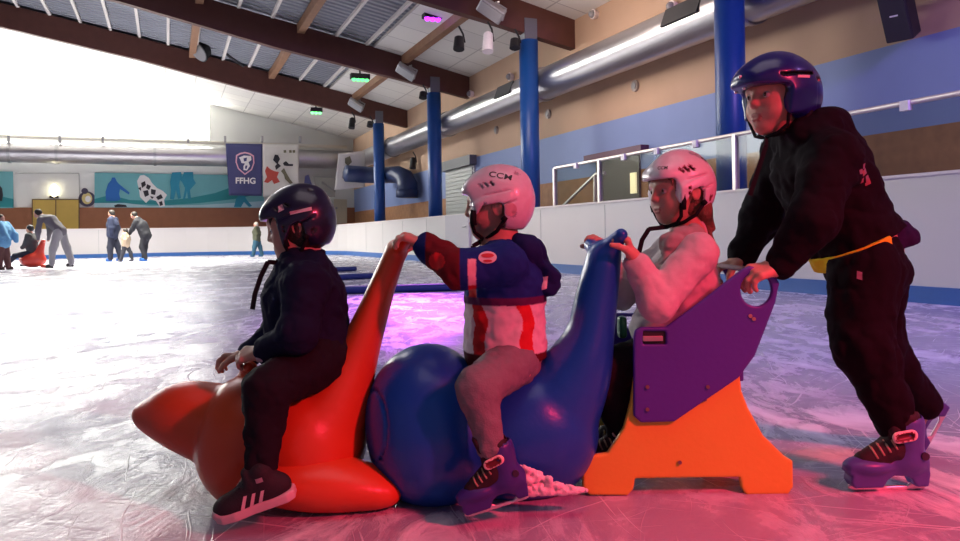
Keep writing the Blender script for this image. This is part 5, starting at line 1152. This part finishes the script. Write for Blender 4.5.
    hm_ = Sdf(.0045); hm_.cap(J['chest'], P(863, 258, 2.28), .1235, .1235, k=.05, ax=lt, sc=1.25); hm_.cap(P(868, 232, 2.28), P(880, 258, 2.28), .092, .098, k=.03, ax=lt, sc=1.22); hm_.cap(P(800, 170, 2.27), P(846, 259, 2.28), .076, .083, k=.05, ax=lt, sc=1.32)
    hm_.clips.append((P(855, 246, 2.2), unit([-.40, 0, .917]))); hm_.clips.append((P(855, 264, 2.2), unit([.40, 0, -.917]))); hm_.clips.append((P(882, 250, 2.2), unit([1, 0, .2])))
    hm_.wrinkle(.004, 25)
    hm_.go('yellow_hem', cloth('yellow_cloth'), t, [(0.72, 0.62, 0.03)])
    h2 = Sdf(.0045); h2.cap(P(884, 243, 2.28), P(893, 241, 2.28), .068, .064, k=.02, ax=lt, sc=1.5); h2.clips.append((P(890, 252, 2.2), unit([.25, 0, -.95]))); h2.clips.append((P(879, 250, 2.2), unit([-1, 0, -.2]))); h2.wrinkle(.005, 22, (1, 1, 1), True)
    h2.go('shirt_tail', cloth('dark_violet_cloth'), t, [(0.022, 0.012, 0.055)])
    tr = Sdf(.0048); tr.cap(P(864, 258, 2.28), P(866, 268, 2.28), .106, .112, ax=lt, sc=1.2, k=.03)
    for q in 'NF': limb(tr, J['hip' + q], J['kn' + q], mix(J['kn' + q], J['an' + q], .97), .104, .080, .055, k=.03)
    tr.clips.append((P(852, 249, 2.2), unit([-.40, 0, .917])))
    tr.wrinkle(.008, 14, (1, 1, .7), True); tr.wrinkle(.003, 40)
    ts = tr.go('trousers', cloth('black_track_cloth'), t, [(0.007, 0.005, 0.008)])
    V, F = quad_shape([(-.006, -.008), (.006, -.012), (.008, .010), (-.004, .014)]); wrap('small_badge', V, F, P(861, 276, 2.1), Xv, Z3, -Yv, bvh_of([ts]), mg, ts, .003)
    hl = P(924, 489, 2.13); skate(t, np.array([hl[0], 2.13, .0]), [-1, -.03, 0], [0, 0, 1], .222, (0.07, 0.08, 0.34))
    hl = P(950, 408, 2.44); skate(t, hl, [-.50, 0, -.86], [-.86, 0, .50], .222, (0.07, 0.08, 0.34), near=-1)
boy()
# ---- snow thrown up beside the blue skating aid
sn = Sdf(.0045); rs = random.Random(5)
for i in range(260):
    a = rs.random(); u = 522 + 62 * a ** 1.2 + rs.uniform(-5, 5); top = 464 + 30 * a; v = rs.uniform(top, 496 - 3 * a) ; 
    if v > 490: v = 490
    r = rs.uniform(.004, .009) * (1.25 - .6 * a); p = P(u, v, 1.965 + rs.uniform(-.012, .015)); sn.ell(p, (r, r, r), k=.001)
for i in range(14): sn.ell(P(525 + 4.2 * i, 493 - .2 * i, 1.965), (.012, .016, .008), k=.006)
sn.wrinkle(.003, 120); o = sn.go('ice_shavings', mat('fresh_snow', (0.82, 0.78, 0.80), .9, bump=.3, bscale=400)); tag(o, 'clump of white ice shavings against the blue skating aid', 'ice shavings', None, 'stuff')
# ---- people far away on the ice
def far_person(name_label, u, v, hpx, pose, pal, parts, face=-1, hair=(0.02, 0.015, 0.012), skate_c=None, group=None, lean=0.0):
    """u, v the feet in the photo, hpx the height there; pose gives (x, z, y) joints as shares of the standing height"""
    g = ground(u, v); H = hpx * g[1] / FPX
    t = thing('person', g, name_label, 'person', group)
    def W(p): return g + np.array([p[0] * H, p[2] * H if len(p) > 2 else 0.0, p[1] * H])
    J = {k: W(p) for k, p in pose.items()}
    k = H / 1.15; vx = H / 75
    R = rotrows([face, -.25, -.1], [0, 0, 1]); hh = .13 * H if H > 1.35 else .165 * H
    s, Wd = body_sdf(J, R, k, vx, .1 * H, headR=R, hh=hh, ear=False); s.go('body', m_skin, t, SKIN)
    h = Sdf(vx); h.ell(Wd(-.08, 0, .14), (.46 * hh, .42 * hh, .44 * hh), R); h.ell(Wd(-.2, 0, -.1), (.32 * hh, .38 * hh, .3 * hh), R, k=.02)
    h.go('hair' if parts.get('head', 'hair') == 'hair' else parts['head'], mat('far_' + parts.get('head', 'hair') + '_%02d' % int(hair[0] * 99), hair, .6), t)
    def cl(nm, key): return mat('far_' + nm + '_' + '_'.join('%02d' % int(c * 99) for c in pal[key]), pal[key], .85)
    j = Sdf(vx); th = parts.get('thick', 1.0)
    j.cap(J['neck'], J['chest'], .062 * k, .105 * k * th, k=.04 * k, ax=Yv, sc=1.3); j.cap(J['chest'], mix(J['chest'], J['pelvis'], 1.05), .105 * k * th, .102 * k * th, k=.04 * k, ax=Yv, sc=1.25)
    for q in 'NF': limb(j, J['sh' + q], J['el' + q], mix(J['el' + q], J['wr' + q], .9), .056 * k * th, .048 * k * th, .036 * k * th, k=.03 * k); j.cap(J['neck'], J['sh' + q], .05 * k, .056 * k, k=.03)
    j.wrinkle(.012 * k, 9 / k); j.go(parts.get('top', 'jacket'), cl('top', 'top'), t)
    tr = Sdf(vx); tr.cap(J['pelvis'] - Z3 * .01, J['pelvis'], .09 * k, ax=Yv, sc=1.2)
    for q in 'NF': limb(tr, J['hip' + q], J['kn' + q], J['an' + q], .082 * k * parts.get('leg', 1), .062 * k * parts.get('leg', 1), .05 * k * parts.get('leg', 1), k=.03 * k)
    tr.wrinkle(.01 * k, 9 / k); tr.go('trousers', cl('leg', 'leg'), t)
    for q in 'NF':
        a = J['an' + q]; f = Sdf(vx * .8); z0 = g[2]; d = np.array([face, 0, 0]); gz = max(a[2] - .06 * H, 0)
        f.cap(np.array([a[0], a[1], gz + .055 * H]), a, .036 * H, .034 * H, k=.01); f.cap(np.array([a[0], a[1], gz + .045 * H]), np.array([a[0], a[1], gz + .038 * H]) + d * .07 * H, .028 * H, .024 * H, k=.01)
        f.box(np.array([a[0], a[1], gz + .014 * H]) + d * .028 * H, (.068 * H, .008 * H, .016 * H), rad=.004, k=.005)
        f.go('skate', cl('skate', 'skate'), t)
    return t
ST = dict(head=(-.02, .93), neck=(0, .84), chest=(0, .72), pelvis=(0, .52), shN=(.01, .81, -.11), shF=(.01, .81, .11), elN=(.05, .65, -.14), wrN=(.04, .50, -.12), elF=(.03, .65, .14), wrF=(.02, .50, .13), hipN=(0, .50, -.05), hipF=(0, .50, .05), knN=(-.02, .29, -.06), knF=(.03, .29, .06), anN=(-.02, .07, -.06), anF=(.05, .07, .07))
def pose(**k): d = dict(ST); d.update(k); return d
far_person('adult in long navy jacket and blue skates in front of the end boards', 113, 262, 52, pose(knF=(.06, .29, .06), anF=(.12, .07, .07)), dict(top=(0.012, 0.018, 0.05), leg=(0.012, 0.014, 0.03), skate=(0.03, 0.12, 0.42)), dict(thick=1.15), -1)
far_person('small child in beige coat held between the two dark-clothed adults', 126, 262, 34, pose(head=(-.02, .90), anN=(-.12, .07, -.06), anF=(.16, .07, .06), knN=(-.05, .28, -.06), knF=(.10, .28, .06)), dict(top=(0.42, 0.32, 0.22), leg=(0.03, 0.03, 0.04), skate=(0.10, 0.10, 0.12)), dict(thick=1.2), -1)
far_person('adult in black jacket leaning towards the beige child', 146, 261.5, 50, pose(head=(-.23, .93), neck=(-.15, .85), chest=(-.08, .72), shN=(-.13, .80, -.11), shF=(-.13, .80, .11), elN=(-.20, .65, -.12), wrN=(-.27, .56, -.1), elF=(-.1, .64, .14), wrF=(-.08, .50, .13), knN=(-.05, .29, -.06), anN=(.02, .07, -.06), anF=(-.07, .07, .06), knF=(-.04, .29, .06)), dict(top=(0.012, 0.012, 0.018), leg=(0.012, 0.012, 0.018), skate=(0.03, 0.15, 0.50)), dict(thick=1.2), -1)
far_person('child in green and brown jacket with pale helmet in front of the far boards', 257, 257, 35, pose(anN=(-.08, .07, -.06), anF=(.12, .07, .06), knN=(-.05, .29, -.06), knF=(.07, .29, .06)), dict(top=(0.07, 0.075, 0.045), leg=(0.03, 0.10, 0.16), skate=(0.03, 0.12, 0.25)), dict(head='helmet', thick=1.2, leg=1.15), -1, (0.55, 0.50, 0.45))
# adult pushing a child on a red seal, far left
far_person('adult in grey sweater and light trousers bending over the red seal', 62, 269, 62, pose(head=(-.38, .90), neck=(-.30, .84), chest=(-.17, .78), pelvis=(-.02, .62), shN=(-.28, .80, -.10), shF=(-.28, .80, .10), elN=(-.31, .60, -.11), wrN=(-.33, .46, -.08), elF=(-.25, .62, .11), wrF=(-.26, .46, .08), hipN=(-.02, .60, -.05), hipF=(-.02, .60, .05), knN=(-.10, .34, -.07), anN=(-.13, .08, -.07), knF=(.05, .34, .07), anF=(.12, .09, .07)), dict(top=(0.17, 0.16, 0.175), leg=(0.42, 0.42, 0.41), skate=(0.03, 0.025, 0.03)), dict(top='sweater', leg=1.05), -1)
g = ground(36, 268.5); sc = g[1] / FPX
def gp(u, v, y=0.0): b = ground(36, 268.5); return P(u, v, b[1] + y)
t = thing('seal_skating_aid', g, 'red seal-shaped ride-on aid far away at the left', 'skating aid')
s = Sdf(.02); s.ell(gp(33, 260), (12.5 * sc, .27, 7.5 * sc), k=.05); s.cap(gp(24, 258), gp(20, 257), 4.5 * sc, 2 * sc, k=.05); s.cap(gp(38, 257), gp(43, 242), 5 * sc, 2.2 * sc, k=.08); s.cap(gp(43.5, 241, -.2), gp(43.5, 241, .2), 1.5 * sc, k=.05); s.cap(gp(42, 266, -.2), gp(51, 267, -.25), 1.6 * sc, 1.2 * sc, k=.04)
s.clips.append((np.array([0, 0, 0.003]), np.array([0, 0, -1.0]))); s.go('body', plastic('red_far_plastic', (0.62, 0.05, 0.03)), t)
def sitting(label, u, v, hpx, top, leg, sk, hair, face=-1):
    return far_person(label, u, v, hpx, dict(head=(-.02, .90), neck=(0, .78), chest=(.02, .64), pelvis=(.06, .36), shN=(.02, .74, -.14), shF=(.02, .74, .14), elN=(-.02, .55, -.16), wrN=(-.14, .48, -.10), elF=(-.02, .55, .16), wrF=(-.14, .48, .1), hipN=(.05, .35, -.08), hipF=(.05, .35, .08), knN=(-.18, .30, -.30), knF=(-.18, .30, .30), anN=(-.34, .10, -.30), anF=(-.34, .10, .30)), dict(top=top, leg=leg, skate=sk), dict(thick=1.35), face, hair)
sitting('child in dark grey hooded jacket riding the far red seal', 31, 268.5, 44, (0.05, 0.05, 0.055), (0.02, 0.02, 0.024), (0.02, 0.02, 0.025), (0.03, 0.03, 0.033))
far_person('person in light blue coat cut off by the left edge of the picture', 3, 270.5, 56, pose(elN=(.14, .62, -.15), wrN=(.20, .55, -.14), elF=(.14, .62, .12), wrF=(.19, .52, .1)), dict(top=(0.15, 0.38, 0.62), leg=(0.12, 0.05, 0.045), skate=(0.10, 0.06, 0.05)), dict(top='coat', thick=1.45, leg=1.1), 1)
